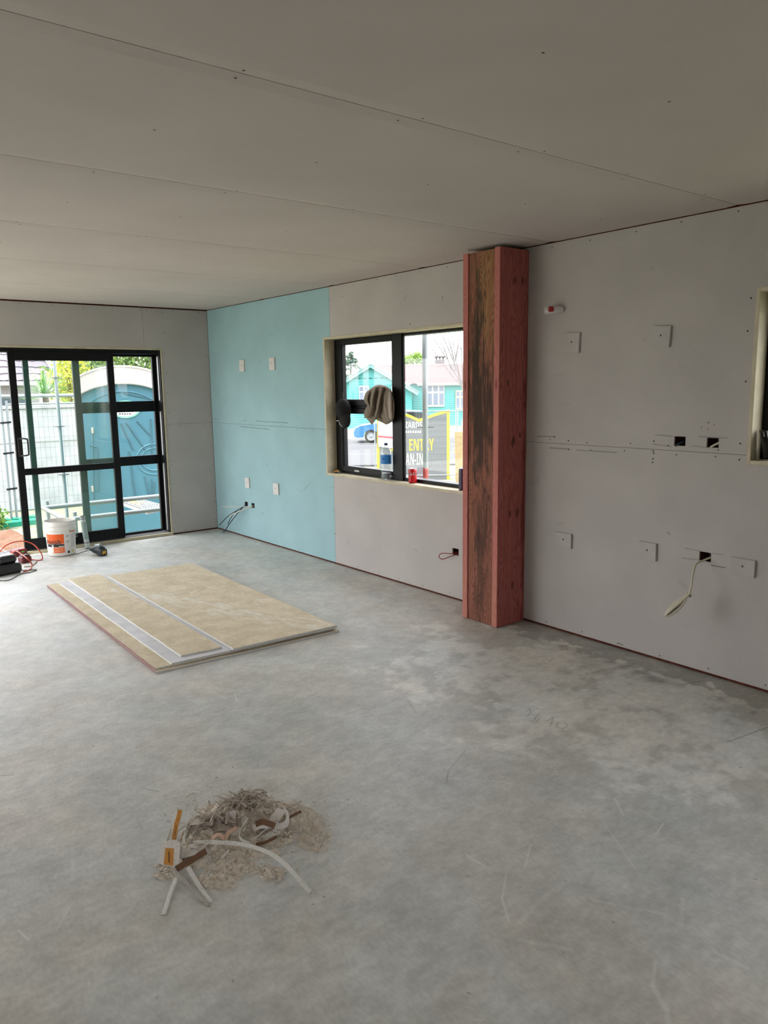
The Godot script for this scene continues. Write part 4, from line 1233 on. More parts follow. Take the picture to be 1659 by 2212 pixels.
	part(o, "tag", mb, mat("yellow key tag", Color(0.78, 0.55, 0.14), 0.4), "yellow tag")
	mb = MB.new()
	mb.box(c + Vector3(-0.01, 0.007, 0.0), Vector3(0.045, 0.010, 0.022), Basis(Vector3.UP, 0.6), 0.003)
	part(o, "fob", mb, mat("black fob", Color(0.05, 0.05, 0.05), 0.5))
	for k in 3:
		mb = MB.new()
		var b := Basis(Vector3.UP, 0.4 + 0.8 * k) * Basis(Vector3(1, 0, 0), 0.1)
		var kc := c + Vector3(-0.005 + 0.008 * k, 0.004 + 0.004 * k, 0.025)
		mb.lathe([Vector2(0.001, 0.001), Vector2(0.011, 0.001), Vector2(0.011, -0.001), Vector2(0.001, -0.001)], 12, Transform3D(b, kc))
		mb.box(kc + b * Vector3(0.024, 0, 0), Vector3(0.028, 0.002, 0.006), b)
		for t in 3: mb.box(kc + b * Vector3(0.020 + 0.006 * t, 0, 0.004), Vector3(0.003, 0.002, 0.003), b)
		part(o, "key", mb, mat("steel key", Color(0.7, 0.7, 0.68), 0.3, 0.8))
	mb = MB.new()
	var ring := []
	for k in 17: ring.append(c + Vector3(0.012 * cos(TAU * k / 16.0), 0.012 + 0.004 * sin(TAU * k / 16.0), 0.012 + 0.012 * sin(TAU * k / 16.0)))
	mb.tube(ring, 0.0012, 5)
	part(o, "key_ring", mb, mats["steel key"])
	# ----- black cap hooked on the sash latch -----
	var hc := Vector3(3.845, 1.375, -5.435)
	o = thing("baseball_cap", "black baseball cap hooked on the window latch above the keys", "cap", hc)
	var cloth := grain(mat("black cap cloth", Color(0.012, 0.012, 0.015), 0.9), 0.06, 0.3, 6.0, 81, false)
	cloth.rim_enabled = true
	cloth.rim = 0.08
	# crown: an egg-shaped dome hanging by its back, opening to the lower left
	var b := Basis(Vector3(1, 0, 0), deg_to_rad(-22))
	mb = MB.new()
	var rows := []
	for i in 13:
		var row := []
		var t := i / 12.0 * PI * 0.96
		for k in 26:
			var a := TAU * k / 26.0
			var seam := 1.0 - 0.018 * pow(absf(cos(a * 3.0)), 14.0)
			var px := -0.062 * sin(t) * maxf(cos(a), -0.55) * seam
			var pz := 0.084 * sin(t) * sin(a) * seam * (1.0 + 0.12 * cos(t))
			var py := 0.098 * cos(t)
			row.append(hc + b * Vector3(px, py, pz))
		rows.append(row)
	mb.surf(rows, true)
	part(o, "crown", mb, cloth)
	# brim: a curved plate pointing down
	mb = MB.new()
	var top := []
	var bot := []
	for i in 11:
		var u := i / 10.0
		var r1 := []
		var r2 := []
		for k in 15:
			var s := (k / 14.0 - 0.5) * 2.0
			var wdt := 0.072 * sqrt(maxf(0.0, 1.0 - pow(u, 3.2) * 0.86))
			var p := Vector3(-0.052 + 0.030 * s * s - 0.012 * u, -0.062 - 0.118 * u * (1.0 - 0.10 * s * s), 0.03 + wdt * s + 0.006 * u)
			r1.append(hc + b * p)
			r2.append(hc + b * (p + Vector3(0.004, 0.0, 0)))
		top.append(r1); bot.append(r2)
	mb.surf(top); mb.surf(bot, false, true)
	var edge1 := []
	var edge2 := []
	for k in 15: edge1.append(top[10][k]); edge2.append(bot[10][k])
	mb.surf([edge1, edge2])
	part(o, "brim", mb, cloth)
	# white underside stitching and the strap
	mb = MB.new()
	mb.tube(curve([hc + b * Vector3(-0.056, -0.072, -0.062), hc + b * Vector3(-0.064, -0.080, -0.035), hc + b * Vector3(-0.066, -0.086, -0.005)], 5), 0.0032, 6)
	part(o, "sweatband", mb, mat("off white binding", Color(0.72, 0.72, 0.70), 0.8), "off white binding")
	mb = MB.new()
	mb.tube(curve([hc + b * Vector3(-0.066, -0.098, -0.008), hc + b * Vector3(-0.07, -0.125, 0.0), hc + b * Vector3(-0.07, -0.15, 0.018)], 5), 0.0045, 6)
	part(o, "strap", mb, mats["off white binding"], "off white strap")
	mb = MB.new()
	mb.lathe([Vector2(0.001, 0.104), Vector2(0.006, 0.102), Vector2(0.008, 0.097)], 10, Transform3D(b, hc))
	part(o, "top_button", mb, cloth)
	mb = MB.new()
	mb.tube([Vector3(xfm(), 1.40, -5.49), Vector3(xfm() - 0.02, 1.42, -5.49), Vector3(xfm() - 0.022, 1.53, -5.49)], 0.006, 7)
	var hook := part(get_node("window_1"), "handle_stay", mb, black_alu)
	hook.set_meta("label", "black window handle")
	# ----- taupe work shirt bundled over the mid rail -----
	var sc := Vector3(3.80, 1.43, -4.91)
	o = thing("work_shirt", "crumpled taupe work shirt hung over the window mid rail", "clothing", sc)
	var cl := grain(mat("taupe cotton", Color(0.56, 0.505, 0.44), 0.92), 0.08, 0.22, 5.0, 82, false)
	cl.rim_enabled = true
	cl.rim = 0.3
	cl.cull_mode = BaseMaterial3D.CULL_DISABLED
	# outline, ridges and hollows of the folds, in pixels of the photograph
	var sil := []
	for p in [[786, 860], [791, 847], [800, 840], [812, 832], [824, 831], [836, 835], [845, 843], [849, 856], [852, 872], [852, 890], [851, 904], [845, 912], [835, 917], [826, 913], [817, 909], [812, 906], [808, 912], [803, 917], [796, 909], [788, 900], [786, 894], [789, 884], [793, 876], [788, 869]]: sil.append(Vector2(p[0], p[1]))
	var cen := Vector2(820, 875)
	var creases := [
		[0.034, 4.0, [[812, 836], [806, 852], [803, 872], [797, 890]]], [0.040, 3.6, [[824, 838], [821, 858], [817, 880], [811, 904]]],
		[0.036, 5.0, [[840, 842], [838, 862], [839, 890], [842, 908]]], [0.026, 3.5, [[829, 848], [831, 872], [836, 898], [842, 906]]], [0.022, 3.0, [[795, 850], [793, 864], [797, 878]]],
		[0.020, 3.0, [[806, 838], [822, 834], [838, 838]]],
		[-0.034, 3.0, [[817, 846], [814, 862], [811, 884]]], [-0.030, 3.0, [[802, 846], [798, 862], [800, 878]]], [-0.026, 3.2, [[829, 845], [826, 870], [822, 900], [830, 912]]], [-0.03, 3.2, [[847, 848], [847, 880], [849, 906]]], [-0.022, 3.0, [[806, 880], [810, 893], [812, 906]]]]
	var fold := func(p: Vector2) -> float:
		var h := 0.0
		for c3 in creases:
			var best := 1e9
			var L: Array = c3[2]
			for k in L.size() - 1:
				var q := Geometry2D.get_closest_point_to_segment(p, Vector2(L[k][0], L[k][1]), Vector2(L[k + 1][0], L[k + 1][1]))
				best = minf(best, p.distance_to(q))
			h += c3[0] * exp(-pow(best / c3[1], 1.5))
		return h
	var nz := FastNoiseLite.new()
	nz.seed = 12
	nz.frequency = 0.09
	var ring2 := []
	for k in sil.size():
		for s in 6:
			var p0: Vector2 = sil[(k - 1 + sil.size()) % sil.size()]
			ring2.append(sil[k].cubic_interpolate(sil[(k + 1) % sil.size()], p0, sil[(k + 2) % sil.size()], s / 6.0))
	var front := []
	var rear := []
	for i in 37:
		var t := i / 36.0
		var r1 := []
		var r2 := []
		for p in ring2:
			var q: Vector2 = p.lerp(cen, t)
			var bul := sqrt(maxf(0.0, 1.0 - pow(1.0 - t, 2.2)))
			r1.append(on_x(q.x, q.y, 3.885 - 0.075 * bul - (fold.call(q) + 0.006 * nz.get_noise_2d(q.x, q.y)) * minf(1.0, 0.3 + bul)))
			r2.append(on_x(q.x, q.y, minf(3.887 + 0.006 * bul, 3.893)))
		front.append(r1); rear.append(r2)
	mb = MB.new()
	mb.surf(front, true)
	part(o, "cloth_front", mb, cl)
	mb = MB.new()
	mb.surf(rear, true, true)
	part(o, "cloth_back", mb, cl)
	# sleeve hanging at the lower left, with its dark inside
	mb = MB.new()
	var sl := []
	for i in 6:
		var t := i / 5.0
		var row := []
		for k in 16:
			var a := TAU * k / 16.0
			var cc := on_x(lerpf(803, 797, t), lerpf(880, 901, t), 3.81)
			row.append(cc + Vector3(cos(a) * (0.024 + 0.008 * t), sin(a) * 0.010 - 0.006 * t * cos(a * 2.0), sin(a) * (0.040 + 0.012 * t) + 0.004 * sin(a * 3.0)))
		sl.append(row)
	mb.surf(sl, true)
	part(o, "sleeve", mb, cl)
	# ----- phone on the sill of the second window -----
	c = Vector3(3.862, 1.1805, -1.845)
	o = thing("mobile_phone", "black mobile phone leaning in the corner of the end window sill", "phone", c)
	var pb := Basis(Vector3.UP, deg_to_rad(50)) * Basis(Vector3(1, 0, 0), deg_to_rad(-12))
	mb = MB.new()
	mb.box(c + Vector3(-0.01, 0.077, 0.03), Vector3(0.072, 0.15, 0.009), pb, 0.003)
	part(o, "body", mb, mat("black phone case", Color(0.03, 0.03, 0.035), 0.25))
	mb = MB.new()
	mb.box(c + Vector3(-0.01, 0.077, 0.03) + pb * Vector3(-0.018, 0.055, -0.0055), Vector3(0.026, 0.026, 0.003), pb, 0.001)
	part(o, "camera_block", mb, mat("dark camera block", Color(0.05, 0.05, 0.055), 0.3))
	for k in 2:
		mb = MB.new()
		mb.lathe([Vector2(0.001, 0.0015), Vector2(0.005, 0.0012), Vector2(0.0056, 0.0)], 12, Transform3D(pb * Basis(Vector3(1, 0, 0), -PI / 2), c + Vector3(-0.01, 0.077, 0.03) + pb * Vector3(-0.018, 0.049 + 0.012 * k, -0.007)))
		part(o, "camera_lens", mb, mat("pale lens ring", Color(0.6, 0.62, 0.64), 0.2))

func xfm() -> float:
	return XR + 0.09

# ---------- offcuts swept into a heap ----------
func heap_pt(u: float, v: float, h: float) -> Vector3:
	# u, v: pixels of a 3.95 times enlarged crop whose corner is at (300, 1700)
	return on_y(300.0 + u / 3.95, 1700.0 + v / 3.95, h)

func heap_strip(called: String, label: String, pts: Array, width: float, th: float, m: Material, tilt := 0.0, teeth := 0, group := "", cat := "strip") -> Node3D:
	# pts: [u, v, height]; tilt: 0 lies flat, 90 stands on edge
	var P := []
	for p in pts: P.append(heap_pt(p[0], p[1], p[2]))
	P = curve(P, 7)
	var wd := []
	for i in P.size():
		var tg: Vector3 = (P[mini(i + 1, P.size() - 1)] - P[maxi(i - 1, 0)]).normalized()
		var side := tg.cross(Vector3.UP).normalized()
		var tl := tilt + (0.0 if teeth > 0 else 10.0 * sin(i * 0.45))
		wd.append(side.rotated(tg, deg_to_rad(tl)))
	var mb := MB.new()
	mb.strip(P, wd, width, th)
	var o := thing(called, label, cat, P[0] * Vector3(1, 0, 1), group)
	part(o, "band", mb, m)
	if teeth > 0:
		# raised nibs where the screws sat, and notches along the edge
		var tb := MB.new()
		var L := 0.0
		var step := 0.0085
		for i in range(1, P.size()):
			var seg: float = P[i].distance_to(P[i - 1])
			while L < seg:
				var q: Vector3 = P[i - 1].lerp(P[i], L / seg)
				var tg: Vector3 = (P[i] - P[i - 1]).normalized()
				var s: Vector3 = wd[i]
				var nn := s.cross(tg)
				var bs := Basis(tg, nn, s)
				tb.box(q + nn * (th * 0.5 + 0.0008), Vector3(0.0042, 0.0018, width * 0.45), bs)
				tb.box(q + s * (width * 0.5 + 0.0012), Vector3(0.0040, th, 0.0026), bs)
				L += step
			L -= seg
		part(o, "nibs", tb, m, "", "stuff")
	return o

func build_debris() -> void:
	var plast := grain(mat("dusty white plastic strip", Color(0.96, 0.955, 0.93), 0.5), 0.05, 0.10, 6.0, 91)
	var dusty := grain(mat("dusty grey plastic strip", Color(0.82, 0.80, 0.76), 0.8), 0.05, 0.2, 6.0, 92)
	var brown := grain(mat("brown paper", Color(0.52, 0.38, 0.28), 0.85), 0.05, 0.25, 6.0, 93)
	var paper := grain(mat("white paper", Color(0.90, 0.87, 0.84), 0.8), 0.05, 0.12, 6.0, 94)
	var greyp := grain(mat("grey torn paper", Color(0.76, 0.71, 0.65), 0.9), 0.05, 0.2, 6.0, 95)
	var pink := mat("pinkish card", Color(0.80, 0.66, 0.57), 0.8)
	var orange := grain(mat("orange tape", Color(0.89, 0.62, 0.28), 0.6), 0.05, 0.15, 6.0, 96)
	for m in [brown, paper, greyp, pink, orange]: m.cull_mode = BaseMaterial3D.CULL_DISABLED
	# gypsum dust: a low uneven heap and two fans of powder
	var dustm := grain(mat("gypsum dust", Color(0.93, 0.885, 0.82), 0.97), 0.15, 0.16, 9.0, 97)
	var nz := FastNoiseLite.new()
	nz.seed = 4
	nz.frequency = 22.0
	nz.fractal_octaves = 4
	var o3 := heap_pt(830, 500, 0)
	var blobs := []
	for q in [[880, 230, 300, 95, 0.032], [700, 330, 230, 110, 0.026], [1180, 240, 230, 95, 0.022], [1380, 270, 140, 80, 0.014], [1120, 420, 170, 80, 0.018], [600, 440, 200, 110, 0.018], [800, 690, 190, 60, 0.013], [680, 800, 150, 65, 0.012], [1140, 740, 90, 60, 0.007], [480, 560, 120, 110, 0.012], [880, 560, 260, 60, 0.009], [250, 720, 110, 60, 0.006], [1020, 140, 170, 40, 0.012], [1480, 420, 130, 110, 0.004]]:
		var p := heap_pt(q[0], q[1], 0)
		var px := heap_pt(q[0] + q[2], q[1], 0)
		var py := heap_pt(q[0], q[1] + q[3], 0)
		blobs.append([Vector2(p.x, p.z), Vector2(px.x - p.x, px.z - p.z), Vector2(py.x - p.x, py.z - p.z), q[4]])
	var hgt := func(x: float, z: float) -> float:
		var h := -0.0015
		for bq in blobs:
			var d: Vector2 = Vector2(x, z) - bq[0]
			var A: Vector2 = bq[1]
			var B: Vector2 = bq[2]
			var det := A.cross(B)
			var s := d.cross(B) / det
			var t := A.cross(d) / det
			var r := s * s + t * t
			if r < 2.2: h += bq[3] * maxf(0.0, 1.0 - r * 0.62)
		if h > -0.0014:
			h += nz.get_noise_2d(x, z) * 0.013 + (0.3 - absf(nz.get_noise_2d(x * 2.2 + 5.0, z * 2.2))) * 0.012 + nz.get_noise_2d(x * 4.1 + z * 2.0, z * 4.1 - x * 2.0) * 0.004
		return h
	var n := 260
	var mb := MB.new()
	var hs := []
	var ext := 0.42
	for i in n + 1:
		var row := []
		for k in n + 1: row.append(Vector3(o3.x + (k / float(n) - 0.5) * 2.0 * ext, 0, o3.z + (i / float(n) - 0.5) * 2.0 * ext))
		for k in n + 1: row[k].y = hgt.call(row[k].x, row[k].z)
		hs.append(row)
	var ids := {}
	for i in n:
		for k in n:
			if maxf(maxf(hs[i][k].y, hs[i + 1][k].y), maxf(hs[i][k + 1].y, hs[i + 1][k + 1].y)) <= 0.0: continue
			var c4 := []
			for q in [[i, k], [i + 1, k], [i + 1, k + 1], [i, k + 1]]:
				var key: int = q[0] * 1000 + q[1]
				if not ids.has(key):
					var gx: float = hs[q[0]][mini(q[1] + 1, n)].y - hs[q[0]][maxi(q[1] - 1, 0)].y
					var gz: float = hs[mini(q[0] + 1, n)][q[1]].y - hs[maxi(q[0] - 1, 0)][q[1]].y
					var st := 4.0 * ext / n
					ids[key] = mb._add(hs[q[0]][q[1]], Vector3(-gx, st, -gz).normalized())
				c4.append(ids[key])
			mb.tri3(c4[0], c4[1], c4[2]); mb.tri3(c4[0], c4[2], c4[3])
	single("dust_heap", mb, dustm, "heap of pale gypsum dust swept together under the offcuts", "dust", "", "stuff")
	# crumbs and shavings in and round it
	var rg := rngs(31)
	mb = MB.new()
	for k in 900:
		var u := rg.randfn(880, 300)
		var v := rg.randfn(380, 190)
		var p := heap_pt(u, v, 0)
		var h: float = maxf(0.0, hgt.call(p.x, p.z))
		var s := rg.randf_range(0.0012, 0.0048)
		mb.box(p + Vector3(0, h + s * 0.3, 0), Vector3(s * rg.randf_range(0.7, 2.4), s * 0.8, s), Basis(Vector3(rg.randf(), 1, rg.randf()).normalized(), rg.randf() * TAU))
	single("gypsum_crumbs", mb, dustm, "crumbs of broken gypsum scattered round the dust heap", "crumbs", "", "stuff")
	mb = MB.new()
	for k in 260:
		var u := rg.randfn(930, 85) if k < 130 else (rg.randfn(600, 80) if k < 200 else rg.randfn(850, 220))
		var v := rg.randfn(205, 38) if k < 130 else (rg.randfn(385, 32) if k < 200 else rg.randfn(300, 90))
		var p := heap_pt(u, v, 0)
		var h: float = maxf(0.0, hgt.call(p.x, p.z)) + rg.randf_range(0.002, 0.026)
		var a := rg.randf() * TAU
		var d := Vector3(cos(a), rg.randf_range(-0.2, 0.3), sin(a))
		var L := rg.randf_range(0.012, 0.04)
		var c := p + Vector3(0, h, 0)
		mb.strip(curve([c - d * L, c + Vector3(0, rg.randf_range(0.0, 0.008), 0), c + d * L], 3), [Vector3(-d.z, rg.randf_range(-0.6, 0.6), d.x)], rg.randf_range(0.002, 0.008), 0.0007)
	single("paper_shavings", mb, greyp, "tangle of thin grey paper shavings on top of the dust heap", "shavings", "", "stuff")
	# ----- collated plastic strips -----
	var g := "plastic screw strips in the swept heap"
	heap_strip("screw_strip", "toothed white strip standing up beside the orange tape, on the outer side", [[240, 468, 0.015], [285, 330, 0.025], [320, 215, 0.035]], 0.0095, 0.0016, plast, 35, 1, g)
	heap_strip("screw_strip", "toothed white strip standing up between the orange tape and the dust", [[378, 482, 0.015], [405, 360, 0.025], [435, 225, 0.036]], 0.0095, 0.0016, plast, 35, 1, g)
	heap_strip("screw_strip", "short dusty strip lying behind the long curved strip", [[435, 492, 0.018], [480, 420, 0.022], [530, 335, 0.022]], 0.012, 0.0016, dusty, 20, 0, g)
	heap_strip("screw_strip", "longest white toothed strip, arching away from the heap to a point on bare slab", [[470, 475, 0.024], [580, 468, 0.03], [700, 472, 0.034], [850, 484, 0.036], [980, 512, 0.038], [1120, 565, 0.038], [1250, 660, 0.032], [1350, 765, 0.022], [1462, 892, 0.003]], 0.0125, 0.0017, plast, 28, 1, g)
	heap_strip("screw_strip", "grey toothed strip running out under the white card and crossing another", [[285, 690, 0.014], [340, 750, 0.016], [440, 850, 0.011], [530, 940, 0.007], [600, 1012, 0.0025]], 0.0115, 0.0016, dusty, 8, 1, g)
	heap_strip("screw_strip", "white toothed strip crossed by the grey one, its end cut square", [[425, 690, 0.012], [470, 770, 0.009], [540, 880, 0.006], [612, 980, 0.0025]], 0.0125, 0.0016, plast, 8, 1, g)
	heap_strip("screw_strip", "straight speckled strip pointing away on its own from under the white card", [[322, 775, 0.010], [280, 880, 0.006], [212, 1088, 0.002]], 0.0125, 0.0016, plast, 5, 1, g)
	heap_strip("screw_strip", "short dark strip lying flat beside the white card", [[285, 690, 0.008], [215, 735, 0.005], [138, 778, 0.002]], 0.009, 0.0015, dusty, 0, 0, g)
	heap_strip("screw_strip", "pale strip curling like a hook down to the long curved strip", [[930, 270, 0.045], [885, 330, 0.042], [858, 395, 0.036], [872, 445, 0.03], [955, 486, 0.026]], 0.0085, 0.0014, plast, 75, 0, g)
	# net-like clip strip bent into a loop
	var lo := heap_strip("screw_strip", "slotted strip bent into an open loop at the end of the heap", [[985, 448, 0.012], [1040, 395, 0.028], [1110, 350, 0.040], [1180, 335, 0.042], [1215, 370, 0.036], [1160, 420, 0.026], [1090, 462, 0.012], [1010, 470, 0.006]], 0.003, 0.0014, plast, 60, 0, g)
	var bars := MB.new()
	for k in 11:
		var t := k / 10.0
		var a := heap_pt(1010 + 170 * t, 440 - 95 * t, 0.014 + 0.026 * t)
		var b := heap_pt(1050 + 150 * t, 462 - 70 * t, 0.008 + 0.024 * t)
		bars.strip([a, a.lerp(b, 0.5), b], [Vector3(0.5, 0.4, 0.2)], 0.004, 0.001)
	part(lo, "cross_bars", bars, plast, "", "stuff")
	var ring := []
	for k in 15: ring.append([1225 + 45 * cos(TAU * k / 14.0), 385 + 45 * sin(TAU * k / 14.0), 0.022 - 0.012 * sin(TAU * k / 14.0)])
	heap_strip("paper_curl", "small dark ring of curled paper tape at the end of the heap", ring, 0.016, 0.0007, greyp, 60, 0, "torn paper in the swept heap", "paper")
	# ----- papers -----
	var gp := "torn paper in the swept heap"
	heap_strip("paper_curl", "grey paper band humped like a caterpillar over the dust", [[455, 285, 0.022], [520, 245, 0.045], [600, 243, 0.055], [680, 270, 0.048], [760, 318, 0.035], [850, 332, 0.03]], 0.010, 0.0007, greyp, 35, 0, gp, "paper")
	heap_strip("paper_curl", "grey paper band bent to a sharp corner in the middle of the heap", [[690, 250, 0.04], [760, 222, 0.05], [832, 205, 0.056], [856, 265, 0.048], [850, 335, 0.03]], 0.011, 0.0007, greyp, 50, 0, gp, "paper")
	heap_strip("paper_curl", "dark stiff paper strip along the back of the heap", [[640, 205, 0.018], [720, 175, 0.03], [800, 140, 0.036], [910, 112, 0.034]], 0.012, 0.0009, brown, 25, 0, gp, "paper")
	heap_strip("paper_curl", "folded pinkish card in the middle of the heap", [[622, 440, 0.034], [680, 405, 0.05], [730, 438, 0.046], [770, 385, 0.052], [836, 345, 0.05]], 0.014, 0.0008, pink, 25, 0, gp, "paper")
	heap_strip("paper_curl", "stiff brown paper strip with a white upper edge leaning over the white card", [[318, 700, 0.020], [380, 662, 0.028], [450, 625, 0.034], [520, 580, 0.040], [575, 545, 0.044]], 0.020, 0.0012, brown, 62, 0, gp, "paper")
	heap_strip("paper_curl", "thin white paper sliver pointing up from the brown strip", [[500, 548, 0.04], [560, 500, 0.05], [612, 455, 0.056]], 0.008, 0.0007, paper, 30, 0, gp, "paper")
	heap_strip("paper_curl", "twisted brown and white paper flap at the end of the heap", [[992, 318, 0.045], [1060, 300, 0.05], [1130, 322, 0.05], [1210, 335, 0.046], [1262, 305, 0.05], [1268, 240, 0.06], [1242, 178, 0.07]], 0.022, 0.0008, paper, 55, 0, gp, "paper")
	heap_strip("paper_curl", "brown inner half of the twisted paper flap", [[995, 320, 0.046], [1050, 298, 0.053], [1110, 312, 0.053], [1160, 334, 0.05]], 0.020, 0.0008, brown, 50, 0, gp, "paper")
	heap_strip("paper_curl", "straight dark brown paper stick poking out past the white flap", [[1270, 268, 0.03], [1330, 235, 0.034], [1384, 208, 0.038]], 0.009, 0.001, brown, 60, 0, gp, "paper")
	heap_strip("paper_curl", "pale paper sheet propped up behind the white flap", [[1120, 330, 0.03], [1170, 260, 0.05], [1220, 190, 0.058]], 0.038, 0.0007, paper, 10, 0, gp, "paper")
	heap_strip("paper_curl", "small forked grey paper scrap behind the white flap", [[1035, 165, 0.036], [1050, 205, 0.036], [1088, 240, 0.03]], 0.008, 0.0007, greyp, 50, 0, gp, "paper")
	heap_strip("paper_curl", "wide grey paper piece lying over the middle of the dust", [[640, 330, 0.035], [720, 350, 0.04], [790, 345, 0.036]], 0.034, 0.0007, greyp, 8, 0, gp, "paper")
	heap_strip("paper_curl", "thin curled paper thread below the long strip", [[600, 700, 0.012], [640, 665, 0.016], [720, 645, 0.012], [800, 620, 0.014]], 0.003, 0.0007, paper, 20, 0, gp, "paper")
	heap_strip("paper_curl", "thin bowed paper thread hanging down the near side of the dust", [[640, 665, 0.014], [590, 730, 0.010], [558, 780, 0.006], [552, 820, 0.003]], 0.003, 0.0007, paper, 20, 0, gp, "paper")
	heap_strip("paper_curl", "dusty plastic film lying under the white card", [[350, 560, 0.02], [430, 560, 0.024], [520, 545, 0.026], [590, 525, 0.02]], 0.045, 0.0006, dusty, 6, 0, gp, "paper")
	heap_strip("paper_curl", "broad grey paper band arched between the white strips and the dust", [[440, 300, 0.03], [500, 300, 0.05], [560, 290, 0.05], [640, 320, 0.03]], 0.026, 0.0008, greyp, 15, 0, gp, "paper")
	heap_strip("paper_curl", "pale paper band folded upright in the middle of the dust", [[720, 262, 0.03], [770, 240, 0.05], [815, 225, 0.055], [815, 290, 0.045], [800, 320, 0.03]], 0.020, 0.0008, paper, 65, 0, gp, "paper")
	heap_strip("paper_curl", "dusty pale paper spread under the twisted white flap", [[960, 360, 0.022], [1020, 340, 0.03], [1100, 330, 0.034]], 0.034, 0.0008, paper, 5, 0, gp, "paper")
	heap_strip("paper_curl", "dark torn paper edge below the slotted loop", [[1000, 488, 0.012], [1060, 478, 0.018], [1130, 450, 0.022], [1180, 420, 0.024]], 0.010, 0.0008, brown, 50, 0, gp, "paper")
	heap_strip("paper_curl", "short white paper tab behind the longest strip", [[430, 500, 0.03], [470, 506, 0.032], [505, 512, 0.03]], 0.014, 0.0008, paper, 20, 0, gp, "paper")
	heap_strip("paper_curl", "small pale paper scrap lying alone below the longest strip", [[705, 610, 0.012], [735, 575, 0.016], [768, 540, 0.012]], 0.010, 0.0008, paper, 15, 0, gp, "paper")
	var orng := heap_strip("orange_tape", "orange tape strip standing up behind the white card", [[298, 448, 0.022], [310, 380, 0.030], [322, 310, 0.040], [340, 255, 0.048], [352, 195, 0.058]], 0.016, 0.0008, orange, 8, 0, "", "tape")
	var ink := mat("dark stamp ink", Color(0.28, 0.18, 0.10), 0.7)
	mb = MB.new()
	for k in 5: mb.box(heap_pt(306 + k * 3, 405 - k * 17, 0.0310 + 0.0028 * k), Vector3(0.0030, 0.0008, 0.0045), Basis(Vector3.UP, 0.3))
	part(orng, "stamped_mark", mb, ink, "", "stuff")
	# white card with its orange label
	var card := thing("label_card", "torn white card with an orange label leaning on the strips", "card", heap_pt(265, 600, 0) * Vector3(1, 0, 1))
	var lift := func(u: float, v: float, e: float) -> Vector3: return heap_pt(u, v, 0.046 - 0.030 * (v - 450.0) / 230.0 + e)
	mb = MB.new()
	var out := [[222, 466], [262, 455], [345, 470], [352, 540], [342, 640], [338, 668], [300, 684], [230, 672], [170, 655], [176, 590], [192, 500]]
	var pts := PackedVector2Array()
	for p in out: pts.append(Vector2(p[0], p[1]))
	var ti := Geometry2D.triangulate_polygon(pts)
	for s in 2:
		var base := mb.v.size()
		for p in out: mb._add(lift.call(p[0], p[1], 0.0 if s == 0 else -0.0012), Vector3.UP if s == 0 else Vector3.DOWN)
		for k in range(0, ti.size(), 3):
			mb.tri3(base + ti[k], base + ti[k + (2 if s == 0 else 1)], base + ti[k + (1 if s == 0 else 2)])
	for k in out.size():
		var p: Array = out[k]
		var q: Array = out[(k + 1) % out.size()]
		mb.quad(lift.call(p[0], p[1], 0.0), lift.call(q[0], q[1], 0.0), lift.call(q[0], q[1], -0.0012), lift.call(p[0], p[1], -0.0012))
	part(card, "card", mb, paper)
	mb = MB.new()
	mb.quad(lift.call(212, 660, 0.0004), lift.call(292, 672, 0.0004), lift.call(300, 524, 0.0004), lift.call(226, 520, 0.0004))
	part(card, "orange_label", mb, orange)
	mb = MB.new()
	for k in 9: mb.quad(lift.call(250, 555 + k * 11, 0.0008), lift.call(264, 556 + k * 11, 0.0008), lift.call(264, 550 + k * 11, 0.0008), lift.call(250, 549 + k * 11, 0.0008))
	part(card, "stamped_mark", mb, ink, "", "stuff")
	# a bent offcut on bare slab at the very front
	mb = MB.new()
	var cc := []
	for p in [[1012, 2212], [1016, 2206], [1028, 2203], [1040, 2205], [1047, 2204]]: cc.append(on_y(p[0], p[1], 0.012))
	cc[0].y = 0.003
	mb.strip(curve(cc, 4), [Vector3(0, 1, 0.3)], 0.007, 0.0012)
	single("plastic_offcut", mb, plast, "small bent plastic offcut alone on the bare slab", "offcut")
# ---------- outside ----------
func ground_y(x: float, _z: float) -> float:
	return lerpf(-0.55, -1.12, smoothstep(5.0, 12.0, x))

